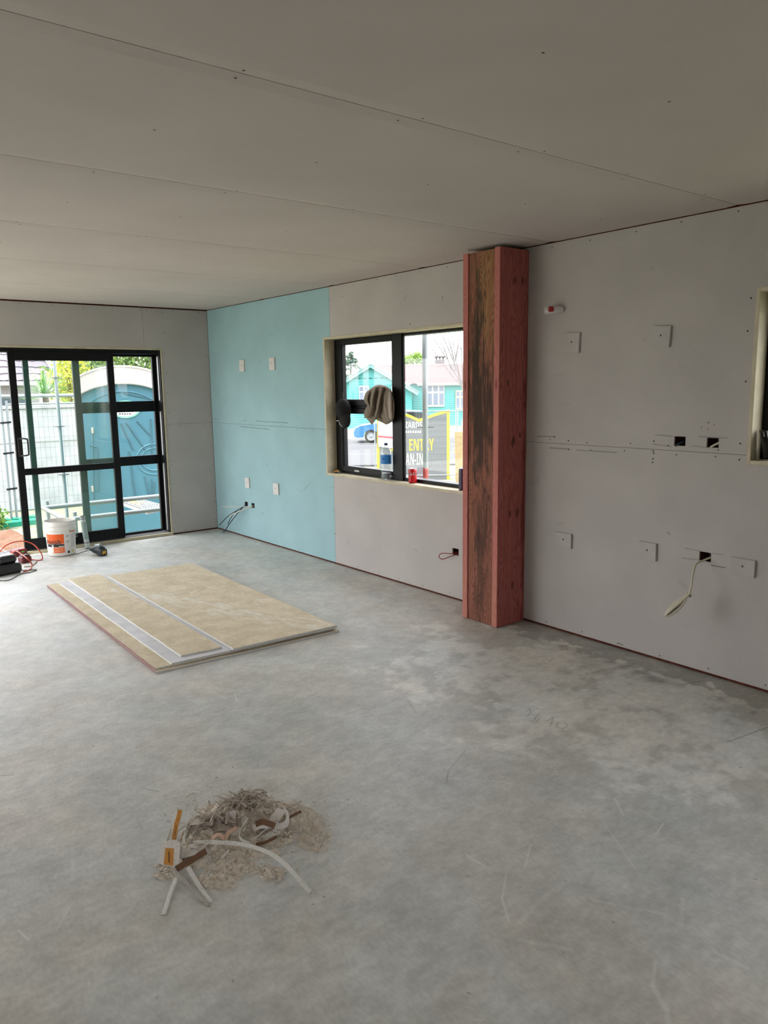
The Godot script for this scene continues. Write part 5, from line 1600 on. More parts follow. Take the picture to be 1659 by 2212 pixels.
func build_outside_ground() -> void:
	var mb := MB.new()
	var rows := []
	for i in 73:
		var row := []
		for k in 81:
			var x := -40.0 + k * 2.0
			var z := -100.0 + i * 2.0
			row.append(Vector3(x, ground_y(x, z), z))
		rows.append(row)
	mb.surf(rows, false, true)
	var g := thing("ground", "open ground round the house falling away to the street", "", Vector3.ZERO, "", "structure")
	part(g, "turf", mb, grain(mat("pale dry lawn", Color(0.50, 0.52, 0.41), 0.95), 0.05, 0.35, 0.4, 101))
	# added paved strip, out of view, bouncing daylight up to the ceiling
	var pv := thing("bounce_patio", "pale concrete paving added unseen to bounce light into the room", "", Vector3.ZERO, "", "structure")
	var pm := MB.new()
	pm.bb(Vector3(-7.0, -0.6, -12.8), Vector3(-2.37, -0.1, -3.6), 0.01)
	part(pv, "paving", pm, grain(mat("pale concrete paving", Color(0.78, 0.77, 0.72), 0.9), 0.05, 0.2, 0.5, 104))
	# asphalt, square to the line of sight through the window
	var road := MB.new()
	var c := [st(26.0, -60, -1.06), st(26.0, 60, -1.06), st(39.5, 60, -1.06), st(39.5, -60, -1.06)]
	road.quad(c[0], c[1], c[2], c[3])
	for k in 4:
		var a: Vector3 = c[k]
		var b: Vector3 = c[(k + 1) % 4]
		road.quad(a + Vector3(0, -0.3, 0), b + Vector3(0, -0.3, 0), b, a)
	var ro := thing("road", "grey asphalt street beyond the site fence", "", Vector3.ZERO, "", "structure")
	part(ro, "asphalt", road, grain(mat("asphalt", Color(0.30, 0.30, 0.315), 0.9), 0.15, 0.35, 0.5, 102))
	for d in [30.2, 34.6]:
		var ln := MB.new()
		var p := st(d, 0, -1.057)
		ln.box(p, Vector3(90, 0.01, 0.10), street_basis())
		part(ro, "painted_line", ln, mat("worn road paint", Color(0.42, 0.42, 0.42), 0.8))
	var soil := MB.new()
	var nz := FastNoiseLite.new()
	nz.seed = 8
	nz.frequency = 1.6
	nz.fractal_octaves = 4
	var rr := []
	for i in 61:
		var row := []
		for k in 61:
			var x := 0.6 + k * 0.0375
			var z := -8.98 - i * 0.064
			var e := minf(minf(k, 60 - k), minf(i, 60 - i)) / 60.0
			row.append(Vector3(x, -0.72 + 0.30 * smoothstep(0.0, 0.16, e) + 0.10 * nz.get_noise_2d(x, z) + 0.05 * nz.get_noise_2d(x * 4, z * 4), z))
		rr.append(row)
	soil.surf(rr, false, false)
	single("soil_bed", soil, grain(mat("reddish soil", Color(0.46, 0.32, 0.23), 0.95), 0.12, 0.45, 2.0, 103), "bare reddish-brown soil heaped outside the open sliding door", "soil", "", "stuff")

const SIGHT := Vector3(0.6182, 0, -0.7860)
func street_basis() -> Basis:
	return Basis(Vector3(0.7860, 0, 0.6182), Vector3.UP, -SIGHT)
# d metres ahead along the line of sight, s to its right
func st(d: float, s: float, y: float) -> Vector3:
	return SIGHT * d + Vector3(0.7860, 0, 0.6182) * s + Vector3(0, y, 0)
func pd(px: float, py: float, d: float) -> Vector3:
	var r := ray(px, py)
	return EYE + r * ((d - EYE.dot(SIGHT)) / r.dot(SIGHT))
func on_plane(px: float, py: float, p0: Vector3, nn: Vector3) -> Vector3:
	var r := ray(px, py)
	return EYE + r * ((p0 - EYE).dot(nn) / r.dot(nn))

func leaves(mb: MB, c: Vector3, rad: Vector3, count: int, size: float, rg: RandomNumberGenerator, inner := 0.55) -> void:
	for k in count:
		var d := Vector3(rg.randfn(), rg.randfn(), rg.randfn()).normalized() * rg.randf_range(inner, 1.0)
		var p := c + d * rad
		var u := Vector3(rg.randfn(), rg.randfn(), rg.randfn()).normalized() * size * rg.randf_range(0.6, 1.3)
		var w := u.cross(Vector3(rg.randfn(), rg.randfn(), rg.randfn())).normalized() * size * 0.45
		mb.quad(p - u, p - w, p + u, p + w)
func leaf_mat(key: String, c: Color) -> StandardMaterial3D:
	var m := mat(key, c, 0.7)
	m.cull_mode = BaseMaterial3D.CULL_DISABLED
	m.backlight_enabled = true
	m.backlight = Color(0.35, 0.4, 0.15)
	return m

func fence_panel(label: String, a: Vector3, b: Vector3, y0: float, y1: float, m: Material) -> Node3D:
	var o := thing("site_fence_panel", label, "fence", Vector3((a.x + b.x) * 0.5, y0, (a.z + b.z) * 0.5), "temporary wire site fencing")
	a.y = 0; b.y = 0
	for p in [a, b]:
		var mb := MB.new()
		mb.tube([p + Vector3(0, y0, 0), p + Vector3(0, y1 + 0.06, 0)], 0.019, 8)
		part(o, "post", mb, m)
	for y in [y0 + 0.12, y1]:
		var mb := MB.new()
		mb.tube([a + Vector3(0, y, 0), b + Vector3(0, y, 0)], 0.016, 8)
		part(o, "rail", mb, m)
	var w := MB.new()
	var L := a.distance_to(b)
	var n := int(L / 0.075)
	for k in range(1, n):
		var p := a.lerp(b, float(k) / n)
		w.tube([p + Vector3(0, y0 + 0.12, 0), p + Vector3(0, y1, 0)], 0.0022, 4, false)
	var y2 := y0 + 0.28
	while y2 < y1:
		w.tube([a + Vector3(0, y2, 0), b + Vector3(0, y2, 0)], 0.0022, 4, false)
		y2 += 0.165
	part(o, "wire_mesh", w, mat("fence wire", Color(0.42, 0.44, 0.46), 0.5, 0.3), "", "stuff")
	return o

func build_yard() -> void:
	var galv := mat("galvanised tube", Color(0.50, 0.53, 0.54), 0.45, 0.35)
	# ----- site fence beyond the soil -----
	var fz := -13.2
	fence_panel("wire site fence panel behind the sliding door glass, in front of the white wall", on_z(22, 960, fz), on_z(22, 960, fz) + Vector3(2.4, 0, 0), -0.43, 1.38, galv)
	fence_panel("wire site fence panel seen through the open doorway", on_z(10, 960, fz) - Vector3(2.4, 0, 0), on_z(10, 960, fz), -0.43, 1.62, galv)
	var tb := MB.new()
	tb.tube([Vector3(2.7, 1.505, fz - 0.25), Vector3(6.5, 1.505, fz - 0.25)], 0.03, 10)
	single("handrail", tb, galv, "galvanised rail running just above the wire fence behind the door", "rail")
	# fence foot
	var gp := mat("green plastic", Color(0.03, 0.50, 0.39), 0.45)
	var c := on_z(44, 1134, fz)
	c.y = -0.515
	var o := thing("fence_block", "bright green plastic fence block on the ground outside the doorway", "fence block", c + Vector3(0, -0.085, 0))
	var mb := MB.new()
	mb.box(c, Vector3(0.62, 0.14, 0.26), Basis(), 0.03)
	part(o, "block", mb, gp)
	for x in [-0.2, -0.07, 0.07, 0.2]:
		mb = MB.new()
		mb.box(c + Vector3(x, 0.082, 0), Vector3(0.085, 0.03, 0.16), Basis(), 0.008)
		part(o, "socket", mb, gp)
	# clamps that join the two panels
	for q in [[0.05, "lowest"], [0.62, "middle"], [1.1, "topmost"]]:
		var y: float = q[0]
		mb = MB.new()
		var p := on_z(16, 960, fz)
		mb.box(Vector3(p.x, y, fz + 0.025), Vector3(0.16, 0.03, 0.012), Basis(Vector3(0, 0, 1), 0.06), 0.002)
		mb.tube([Vector3(p.x, y, fz - 0.03), Vector3(p.x, y, fz + 0.06)], 0.008, 6)
		single("fence_clamp", mb, mat("dark clamp", Color(0.12, 0.12, 0.13), 0.5, 0.4), "%s dark steel clamp joining the two wire fence panels seen at the doorway" % q[1], "clamp", "fence clamps")
	# white block wall behind the fence
	o = thing("garden_wall", "whitewashed garden wall behind the wire fence", "wall", Vector3(4.0, -0.6, -15.0))
	var wm := grain(mat("whitewash", Color(0.70, 0.71, 0.71), 0.9), 0.02, 0.15, 0.5, 111)
	var wb := MB.new()
	wb.bb(Vector3(-0.6, -0.6, -15.1), Vector3(9.0, 1.27, -14.95), 0.01)
	part(o, "wall_face", wb, wm)
	wb = MB.new()
	wb.bb(Vector3(-0.6, 0.66, -14.96), Vector3(9.0, 0.80, -14.93), 0.01)
	part(o, "string_course", wb, wm)
	var cp := MB.new()
	cp.bb(Vector3(-0.6, 1.27, -15.15), Vector3(9.0, 1.33, -14.9), 0.01)
	part(o, "coping", cp, wm)
	# ----- plants -----
	o = thing("yucca", "spiky green yucca behind the wire fence", "plant", Vector3(4.2, -0.55, -16.2))
	var rg := rngs(71)
	var pc := on_z(98, 852, -16.2)
	mb = MB.new()
	mb.tube([Vector3(pc.x, -0.55, -16.2), pc], [0.09, 0.06], 8)
	part(o, "stem", mb, mat("bark", Color(0.36, 0.30, 0.24), 0.9))
	mb = MB.new()
	for k in 80:
		var a := rg.randf() * TAU
		var e := rg.randf_range(-0.45, 1.3)
		var d := Vector3(cos(a) * cos(e), sin(e), sin(a) * cos(e))
		var L := rg.randf_range(0.38, 0.58)
		mb.strip([pc, pc + d * L * 0.5 + Vector3(0, 0.03, 0), pc + d * L], [d.cross(Vector3.UP)], 0.028, 0.003)
	part(o, "blades", mb, leaf_mat("yucca leaf", Color(0.36, 0.54, 0.22)), "", "stuff")
	var bush := func(called: String, label: String, px: float, py: float, z: float, rad: Vector3, n: int, sz: float, m: Material, sd: int) -> void:
		var p := on_z(px, py, z)
		var q := thing(called, label, "tree" if rad.y > 0.9 else "shrub", Vector3(p.x, ground_y(p.x, z), z))
		var tr := MB.new()
		tr.tube([Vector3(p.x, ground_y(p.x, z), z), p + Vector3(0.03, -rad.y * 0.4, 0), p + Vector3(0, rad.y * 0.3, 0.02)], [0.07 * rad.x + 0.02, 0.05 * rad.x + 0.015, 0.01], 7)
		part(q, "trunk", tr, mat("bark", Color(0.36, 0.30, 0.24), 0.9))
		var lf := MB.new()
		var rn := rngs(sd)
		for k in 9:
			var off := Vector3(rn.randfn(), rn.randfn(), rn.randfn()) * rad * 0.34
			leaves(lf, p + off, rad * 0.62, n / 9, sz, rn)
		part(q, "foliage", lf, m, "", "stuff")
	bush.call("golden_shrub", "yellow-green leafy shrub beside the yucca behind the fence", 145, 812, -17.0, Vector3(0.5, 0.75, 0.5), 1500, 0.05, leaf_mat("golden leaf", Color(0.64, 0.64, 0.18)), 72)
	bush.call("leafy_tree", "green tree rising behind the portable toilet", 285, 772, -19.0, Vector3(1.5, 1.2, 0.8), 2600, 0.085, leaf_mat("tree leaf", Color(0.32, 0.42, 0.20)), 73)
	bush.call("leafy_tree", "darker green tree behind the sliding leaf glass", 190, 772, -21.4, Vector3(0.9, 1.2, 0.8), 1800, 0.085, leaf_mat("dark tree leaf", Color(0.20, 0.35, 0.21)), 74)
	bush.call("flax_plant", "small green plant beside the green fence block outside the doorway", -10, 1120, -13.0, Vector3(0.2, 0.25, 0.16), 300, 0.045, leaf_mat("plant leaf", Color(0.36, 0.50, 0.22)), 75)
	# ----- neighbour's tiled house -----
	o = thing("tiled_house", "white house with a grey tiled roof behind the garden wall", "house", Vector3(5.0, -0.6, -24.0))
	mb = MB.new()
	mb.bb(Vector3(1.0, -0.6, -30.0), Vector3(5.9, 1.75, -23.2))
	part(o, "walls", mb, grain(mat("white house paint", Color(0.62, 0.60, 0.62), 0.85), 0.02, 0.1, 0.4, 112))
	mb = MB.new()
	mb.bb(Vector3(0.6, 1.75, -23.2), Vector3(6.3, 1.86, -22.7), 0.01)
	part(o, "eave", mb, mat("eave board", Color(0.74, 0.72, 0.75), 0.8))
	for x in [4.4, 4.85, 5.3]:
		mb = MB.new()
		mb.bb(Vector3(x, 0.55, -23.22), Vector3(x + 0.36, 1.45, -23.17), 0.01)
		var wf := part(o, "window", mb, mat("house window frame", Color(0.64, 0.64, 0.64), 0.6))
		mb = MB.new()
		mb.bb(Vector3(x + 0.05, 0.6, -23.168), Vector3(x + 0.31, 1.4, -23.16))
		part(wf, "pane", mb, mat("dim house pane", Color(0.30, 0.34, 0.38), 0.1))
	mb = MB.new()
	mb.poly_out([Vector3(0.6, 1.84, -22.72), Vector3(6.3, 1.84, -22.72), Vector3(6.3, 4.7, -27.6), Vector3(0.6, 4.7, -27.6)], Vector3(5, 0, -25))
	part(o, "roof_deck", mb, mat("roof deck", Color(0.2, 0.19, 0.2), 0.9))
	# tiles: gently rolled, each lapping the one below
	var tile := MB.new()
	var tr2 := []
	for j in 2:
		var row := []
		for k in 7: row.append(Vector3(k / 6.0 * 0.34, 0.022 * absf(sin(PI * k / 6.0)) + (0.028 if j == 0 else 0.0), -0.42 * j))
		tr2.append(row)
	tile.surf(tr2)
	var lip := []
	for k in 7: lip.append(tr2[0][k] + Vector3(0, -0.026, 0))
	tile.surf([lip, tr2[0]])
	var tms := []
	for k in 3: tms.append(tile.mesh(mat("roof tile %d" % k, [Color(0.36, 0.33, 0.36), Color(0.33, 0.31, 0.34), Color(0.39, 0.35, 0.38)][k], 0.75)))
	var slope := atan2(4.7 - 1.84, 27.6 - 22.72)
	var tbs := Basis(Vector3(1, 0, 0), slope)
	var rgt := rngs(76)
	for r in 14:
		for k in 10:
			var t := MeshInstance3D.new()
			t.name = "roof_tile"
			t.mesh = tms[rgt.randi() % 3]
			t.transform = Transform3D(tbs, Vector3(2.9 + k * 0.335, 1.86, -22.72) + tbs * Vector3(0, 0, -0.37 * r) - o.position)
			o.add_child(t, true)
	# ----- portable toilet -----
	var n := Vector3(-0.342, 0, 0.940)
	var rt := Vector3(0.940, 0, 0.342)
	var q0 := at_d(268, 900, 10.05)
	var fb := Basis(rt, Vector3.UP, n)
	o = thing("portable_toilet", "teal moulded portable toilet with a cream arched roof outside the sliding door", "portable toilet", Vector3(q0.x, -0.52, q0.z))
	var teal := mat("teal moulded plastic", Color(0.26, 0.45, 0.51), 0.45)
	var arch := func(hw: float, yl: float, yc: float) -> Array:
		var a := []
		for k in 21:
			var t := k / 20.0 * 2.0 - 1.0
			a.append(Vector2(hw * t, lerpf(yc, yl, pow(absf(t), 2.2))))
		return a
	var pw := PackedVector2Array([Vector2(-0.53, -0.52)])
	pw.append(Vector2(0.53, -0.52))
	var ac: Array = arch.call(0.53, 1.50, 1.67)
	ac.reverse()
	for p in ac: pw.append(p)
	mb = MB.new()
	mb.prism(pw, 1.1, Transform3D(fb, Vector3(q0.x, 0, q0.z)))
	part(o, "cabin", mb, teal)
	var a1: Array = arch.call(0.58, 1.50, 1.665)
	var a2: Array = arch.call(0.575, 1.72, 1.885)
	var pr := PackedVector2Array(a1)
	a2.reverse()
	for p in a2: pr.append(p)
	mb = MB.new()
	mb.prism(pr, 1.2, Transform3D(fb, Vector3(q0.x, 0, q0.z) + n * 0.045))
	part(o, "roof", mb, mat("cream moulded roof", Color(0.74, 0.72, 0.70), 0.4))
	var rim := func(yl: float, yc: float, hw: float, r: float, called: String, m: Material, out := 0.045) -> void:
		var t := MB.new()
		var ps := []
		for p in arch.call(hw, yl, yc): ps.append(Vector3(q0.x, 0, q0.z) + rt * p.x + Vector3(0, p.y, 0) + n * out)
		t.tube(ps, r, 8)
		part(o, called, t, m)
	rim.call(1.505, 1.67, 0.585, 0.018, "roof_lip", mats["cream moulded roof"])
	rim.call(1.715, 1.88, 0.58, 0.014, "roof_edge", mats["cream moulded roof"])
	rim.call(1.38, 1.56, 0.47, 0.014, "moulded_arch", teal, 0.003)
	var dk := mat("teal groove", Color(0.19, 0.35, 0.40), 0.5)
	var fp := Vector3(q0.x, 0, q0.z) + n * 0.002
	for s in [[273, 913, 314, 972], [296, 910, 324, 940], [262, 915, 288, 972], [268, 850, 326, 862], [326, 905, 329, 985], [278, 975, 292, 1072], [285, 1037, 291, 1072], [312, 1030, 321, 1072], [326, 1035, 326, 1072], [333, 1040, 333, 1072], [200, 930, 202, 1090], [195, 962, 210, 966], [210, 966, 213, 1060], [245, 975, 262, 1060]]:
		mb = MB.new()
		mb.tube([on_plane(s[0], s[1], fp, n), on_plane(s[2], s[3], fp, n)], 0.011, 6)
		part(o, "moulded_rib", mb, dk)
	for k in 2:
		mb = MB.new()
		var ps := []
		for i in 25:
			var a := TAU * i / 24.0
			ps.append(on_plane(333 + cos(a) * (38 - 10 * k), 992 + sin(a) * (33 - 9 * k), fp, n))
		mb.tube(ps, 0.010, 6)
		part(o, "moulded_ring", mb, teal)
	for k in 2:
		mb = MB.new()
		var ps := PackedVector2Array()
		for i in 32: ps.append(Vector2(cos(TAU * i / 32.0) * (0.185 - 0.025 * k), sin(TAU * i / 32.0) * (0.115 - 0.02 * k)))
		mb.prism(ps, 0.012, Transform3D(fb, on_plane(271, 884, fp, n) + n * (0.012 + 0.004 * k)))
		part(o, "oval_sign", mb, mat("green sign rim", Color(0.50, 0.78, 0.66), 0.5) if k == 0 else mat("white sign", Color(0.88, 0.90, 0.88), 0.5))
	for k in 5:
		mb = MB.new()
		mb.box(on_plane(259 + k * 5.5, 894, fp, n) + n * 0.0175, Vector3(0.022, 0.018, 0.002), fb)
		part(o, "sign_print", mb, mat("dark sign print", Color(0.25, 0.28, 0.30), 0.6))
	for p in [[200, 1056], [200, 930]]:
		mb = MB.new()
		mb.box(on_plane(p[0], p[1], fp, n) + n * 0.012, Vector3(0.025, 0.075, 0.02), fb, 0.004)
		part(o, "hinge", mb, mat("pale hinge", Color(0.66, 0.64, 0.58), 0.5))
	# ----- scaffold outside the door -----
	var pole := func(label: String, a: Vector3, b: Vector3, r := 0.0241) -> Node3D:
		var t := thing("scaffold_tube", label, "scaffold tube", Vector3((a.x + b.x) * 0.5, minf(a.y, b.y), (a.z + b.z) * 0.5))
		var m2 := MB.new()
		m2.tube([a, b], r, 12)
		part(t, "tube", m2, galv)
		return t
	var sp := at_d(132, 960, 10.6)
	var so: Node3D = pole.call("upright scaffold tube with collars standing before the wire fence", Vector3(sp.x, -0.6, sp.z), Vector3(sp.x, 3.2, sp.z))
	for y in [816, 921, 1025]:
		mb = MB.new()
		var yy := on_z(132, y, sp.z).y
		mb.tube([Vector3(sp.x, yy - 0.006, sp.z), Vector3(sp.x, yy + 0.006, sp.z)], 0.075 if y > 1000 else 0.05, 10)
		mb.box(Vector3(sp.x, yy, sp.z), Vector3(0.15, 0.008, 0.012))
		part(so, "collar", mb, mat("dull steel", Color(0.30, 0.31, 0.32), 0.5, 0.4))
	# each low rail is coupled to two short legs
	for q in [["rear horizontal scaffold rail on short legs low across the door glass", on_z(98, 1097, -8.78), 2.3], ["front horizontal scaffold rail on short legs low across the door glass", on_z(158, 1121, -8.5), 1.75]]:
		var a: Vector3 = q[1]
		var b: Vector3 = a + Vector3(q[2], 0, 0)
		var t := thing("scaffold_rail", q[0], "scaffold rail", Vector3(a.x, -0.56, a.z))
		mb = MB.new()
		mb.tube([a, b], 0.026, 12)
		part(t, "tube", mb, galv)
		for e in [a + Vector3(0.03, 0, -0.03), b - Vector3(0.03, 0, 0.03)]:
			mb = MB.new()
			mb.tube([Vector3(e.x, -0.56, e.z), Vector3(e.x, e.y + 0.07, e.z)], 0.022, 10)
			part(t, "leg", mb, galv)
	pole.call("short slanting pale scaffold tube behind the plaster bucket", on_z(93, 1097, -8.84), on_z(140, 1122, -8.3), 0.022)
	# perforated steel plank
	var Y := 0.185
	var A := on_y(258, 1081, Y)
	var B := on_y(291, 1075, Y)
	var C := on_y(356, 1092, Y)
	var D := on_y(318, 1101, Y)
	o = thing("scaffold_plank", "white perforated steel plank resting on the scaffold tubes", "plank", Vector3(((A + C) * 0.5).x, Y - 0.06, ((A + C) * 0.5).z))
	var wht := mat("white plank paint", Color(0.52, 0.52, 0.53), 0.5)
	var bl := func(u: float, w: float) -> Vector3: return A.lerp(B, u).lerp(D.lerp(C, u), w)
	for k in 7:
		mb = MB.new()
		var p: Vector3 = bl.call(k / 6.0, 0.0)
		var q: Vector3 = bl.call(k / 6.0, 1.0)
		mb.strip([p, (p + q) * 0.5, q], [Vector3(1, 0, 0.3)], 0.018, 0.004)
		part(o, "long_bar", mb, wht)
	for k in 15:
		mb = MB.new()
		var p: Vector3 = bl.call(0.0, k / 14.0)
		var q: Vector3 = bl.call(1.0, k / 14.0)
		mb.strip([p, (p + q) * 0.5, q], [D - A], 0.02, 0.004)
		part(o, "cross_bar", mb, wht)
	for e in [[A, D], [D, C]]:
		mb = MB.new()
		mb.strip([e[0] + Vector3(0, -0.028, 0), (e[0] + e[1]) * 0.5 + Vector3(0, -0.028, 0), e[1] + Vector3(0, -0.028, 0)], [Vector3.UP], 0.056, 0.004)
		part(o, "side_flange", mb, wht)
	mb = MB.new()
	for k in 60:
		var p: Vector3 = bl.call(0.35 + rg.randfn() * 0.16, clampf(0.3 + rg.randfn() * 0.18, 0, 1))
		mb.box(p + Vector3(0, 0.006, 0), Vector3(0.03, 0.004, 0.008), Basis(Vector3.UP, rg.randf() * TAU))
	single("wood_shavings", mb, mat("pale wood shavings", Color(0.85, 0.68, 0.42), 0.9), "pale wood shavings scattered on the white scaffold plank", "shavings", "", "stuff")
	# scaffold upright outside the window
	var wp := at_d(918.5, 880, 6.65)
	var wo: Node3D = pole.call("upright scaffold tube with a red painted foot standing outside the window", Vector3(wp.x, -0.6, wp.z), Vector3(wp.x, 3.4, wp.z))
	mb = MB.new()
	mb.tube([Vector3(wp.x, -0.5, wp.z), Vector3(wp.x, on_z(918, 1011, wp.z).y, wp.z)], 0.0246, 12)
	part(wo, "red_band", mb, mat("red tube paint", Color(0.66, 0.22, 0.20), 0.5), "red painted foot")
	mb = MB.new()
	var yw := on_z(918, 923, wp.z).y
	mb.box(Vector3(wp.x, yw, wp.z), Vector3(0.15, 0.008, 0.012), Basis(Vector3.UP, -0.66))
	part(wo, "pin", mb, mats["dull steel"])

func build_street() -> void:
	var sb := street_basis()
	var right := sb.x
	var galv := mat("galvanised tube", Color(0.50, 0.53, 0.54), 0.45, 0.35)
	var FD := 22.0
	# ----- fence with the site banner -----
	var pa := pd(810, 960, FD)
	var pb := pd(985, 960, FD)
	var topy := pd(940, 888, FD).y
	fence_panel("wire site fence panel carrying the dark site banner", pa, pb, -1.1, topy, galv)
	fence_panel("wire site fence panel next to the banner, behind the plywood", pb + right * 0.05, pb + right * 2.45, -1.1, topy, galv)
	var o := thing("site_banner", "dark mesh site banner with yellow edging and bold lettering tied to the wire fence", "banner", pd(890, 1046, FD + 0.04))
	var org := pd(890, 960, FD + 0.05)
	var bt := func(px: float, py: float) -> Vector2:
		var p := pd(px, py, FD + 0.05) - org
		return Vector2(p.dot(right), p.y)
	var line := func(a: Array) -> Array:
		var out := []
		for p in a: out.append(bt.call(p[0], p[1]))
		return out
	var tp := [[814, 902], [830, 893], [848, 887], [873, 891], [890, 898], [905, 905], [918, 901], [935, 894], [952, 889], [971, 884]]
	var xf := Transform3D(sb, org)
	var poly := PackedVector2Array(line.call([[814, 1047], [971, 1047]]))
	var tl: Array = line.call(tp)
	tl.reverse()
	for p in tl: poly.append(p)
	var mb := MB.new()
	mb.prism(poly, 0.004, xf)
	part(o, "mesh_sheet", mb, grain(mat("dark banner mesh", Color(0.40, 0.41, 0.43), 0.8), 0.1, 0.2, 1.0, 121))
	var yel := mat("yellow banner edging", Color(0.72, 0.63, 0.16), 0.6)
	# edging
	mb = MB.new()
	var up := PackedVector2Array(line.call(tp))
	var lowl := []
	for p in tp: lowl.append([p[0], p[1] + 6.5])
	var lw: Array = line.call(lowl)
	var pol := PackedVector2Array(lw)
	var upr := Array(up)
	upr.reverse()
	for p in upr: pol.append(p)
	mb.prism(pol, 0.002, Transform3D(sb, org + sb.z * 0.004))
	part(o, "top_edging", mb, yel)
	for e in [[965, 971.5, 886], [814, 820, 904]]:
		mb = MB.new()
		mb.prism(PackedVector2Array(line.call([[e[0], 1047], [e[1], 1047], [e[1], e[2]], [e[0], e[2] + 2]])), 0.002, Transform3D(sb, org + sb.z * 0.004))
		part(o, "side_edging", mb, yel)
	var wh := mat("white banner print", Color(0.70, 0.70, 0.69), 0.6)
	var u := FD / F
	var put := func(text: String, x0: float, x1: float, yb: float, cap: float, m: Material) -> void:
		var p := pd((x0 + x1) * 0.5, yb - cap * 0.5, FD + 0.05)
		lettering(o, "lettering", text, cap * u, m, Transform3D(sb, p + sb.z * 0.006), false, 0.0, 1.0, (x1 - x0) * u)
	put.call("HAZARDS", 857, 912, 925, 13, wh)
	# a line too small to read
	for k in 11:
		mb = MB.new()
		mb.box(pd(856 + k * 5.2, 933, FD + 0.05) + sb.z * 0.007, Vector3(3.4 * u, 5.0 * u, 0.002), sb)
		part(o, "small_print", mb, wh)
	put.call("SITE ENTRY", 842, 937, 974, 25, yel)
	put.call("SCAN-IN", 862, 914, 1005, 25, wh)
	# white notice with a red band
	o = thing("site_notice", "white notice with a red band fixed to the wire fence beside the banner", "sign", pd(833, 968, FD - 0.02))
	var nt := Transform3D(sb, org - SIGHT * 0.09)
	mb = MB.new()
	mb.prism(PackedVector2Array(line.call([[817, 964], [848, 968], [848, 912], [817, 908]])), 0.004, nt)
	part(o, "board", mb, mat("white notice", Color(0.66, 0.68, 0.68), 0.6))
	mb = MB.new()
	mb.prism(PackedVector2Array(line.call([[817, 944], [848, 947], [848, 943], [817, 940]])), 0.001, Transform3D(sb, org - SIGHT * 0.094))
	part(o, "red_band", mb, mat("red notice band", Color(0.75, 0.18, 0.25), 0.6))
	# plywood against the fence
	var pl := pd(994, 1046, 20.6)
	o = thing("plywood_sheet", "upright plywood sheet standing in front of the wire fence", "plywood", Vector3(pl.x, -1.1, pl.z))
	mb = MB.new()
	mb.box(pd(1000, 990, 20.6), Vector3(0.42, 1.42, 0.018), sb * Basis(Vector3(0, 0, 1), 0.02), 0.002)
	part(o, "sheet", mb, grain(mat("plywood", Color(0.55, 0.47, 0.33), 0.8), 0.03, 0.2, 1.0, 122))
	mb = MB.new()
	var kp := []
	for k in 13: kp.append(pd(985 + 5 * cos(TAU * k / 12.0), 973 + 5.5 * sin(TAU * k / 12.0), 21.9))
	mb.tube(kp, 0.016, 6)
	single("cable_tie_loop", mb, mat("lime green tie", Color(0.55, 0.85, 0.45), 0.5), "lime green loop tied to the fence post beside the plywood", "tie")
	# ----- blue car, white car -----
	make_car("blue hatchback parked across the street behind the hanging cap", Color(0.02, 0.35, 0.62), st(37.2, 0.72, -1.06), 122)
	make_car("white car parked across the street behind the wire fence", Color(0.70, 0.71, 0.73), st(46.0, 6.9, -1.12), 123)
	# ----- turquoise weatherboard house -----
	var GD := 50.0
	var aq := mat("turquoise weatherboards", Color(0.29, 0.58, 0.57), 0.7)
	var aql := mat("pale turquoise barge board", Color(0.42, 0.68, 0.67), 0.6)
	var apex := pd(800, 789, GD)
	var bend := pd(903, 850, GD)
	var hw := (bend - apex).dot(right)
	var s0 := (apex - st(GD, 0, 0)).dot(right)
	var pitch := (apex.y - bend.y) / hw
	o = thing("weatherboard_house", "turquoise weatherboard house with a rusty red roof across the street", "house", st(52, s0 + 4, -1.12))
	var wall_half := hw - 0.45
	# boards on the gable front, each tilted to lap the next
	mb = MB.new()
	var y := -1.12
	while y < apex.y - 0.25:
		var half0 := minf(wall_half, (apex.y - 0.12 - y) / pitch)
		var half1 := minf(wall_half, (apex.y - 0.12 - y - 0.15) / pitch)
		if half1 > 0.05:
			mb.quad(st(GD - 0.012, s0 - half0, y), st(GD - 0.012, s0 + half0, y), st(GD + 0.008, s0 + half1, y + 0.15), st(GD + 0.008, s0 - half1, y + 0.15))
			mb.quad(st(GD + 0.008, s0 - half0, y), st(GD + 0.008, s0 + half0, y), st(GD - 0.012, s0 + half0, y), st(GD - 0.012, s0 - half0, y))
		y += 0.15
	part(o, "gable_boards", mb, aq)
	mb = MB.new()
	for sg in [-1.0, 1.0]: mb.box(st(GD + 3.5, s0 + sg * wall_half, (bend.y - 1.12) * 0.5 + 0.15), Vector3(0.1, bend.y + 1.45, 7.0), sb)
	part(o, "side_walls", mb, aq)
	# main wall with boards
	var MD := 52.5
	var ey := pd(960, 829, MD).y
	mb = MB.new()
	y = -1.12
	while y < ey:
		mb.quad(st(MD - 0.012, s0 + wall_half, y), st(MD - 0.012, s0 + 16, y), st(MD + 0.008, s0 + 16, y + 0.15), st(MD + 0.008, s0 + wall_half, y + 0.15))
		mb.quad(st(MD + 0.008, s0 + wall_half, y), st(MD + 0.008, s0 + 16, y), st(MD - 0.012, s0 + 16, y), st(MD - 0.012, s0 + wall_half, y))
		y += 0.15
	part(o, "front_boards", mb, aq)
	# barge boards
	for sg in [-1.0, 1.0]:
		mb = MB.new()
		var e0 := st(GD - 0.3, s0, apex.y)
		var e1 := st(GD - 0.3, s0 + sg * hw, bend.y)
		mb.strip([e0, e0.lerp(e1, 0.5), e1], [Vector3.UP], 0.24, 0.06)
		part(o, "barge_board", mb, aql)
	# vent band across the gable
	mb = MB.new()
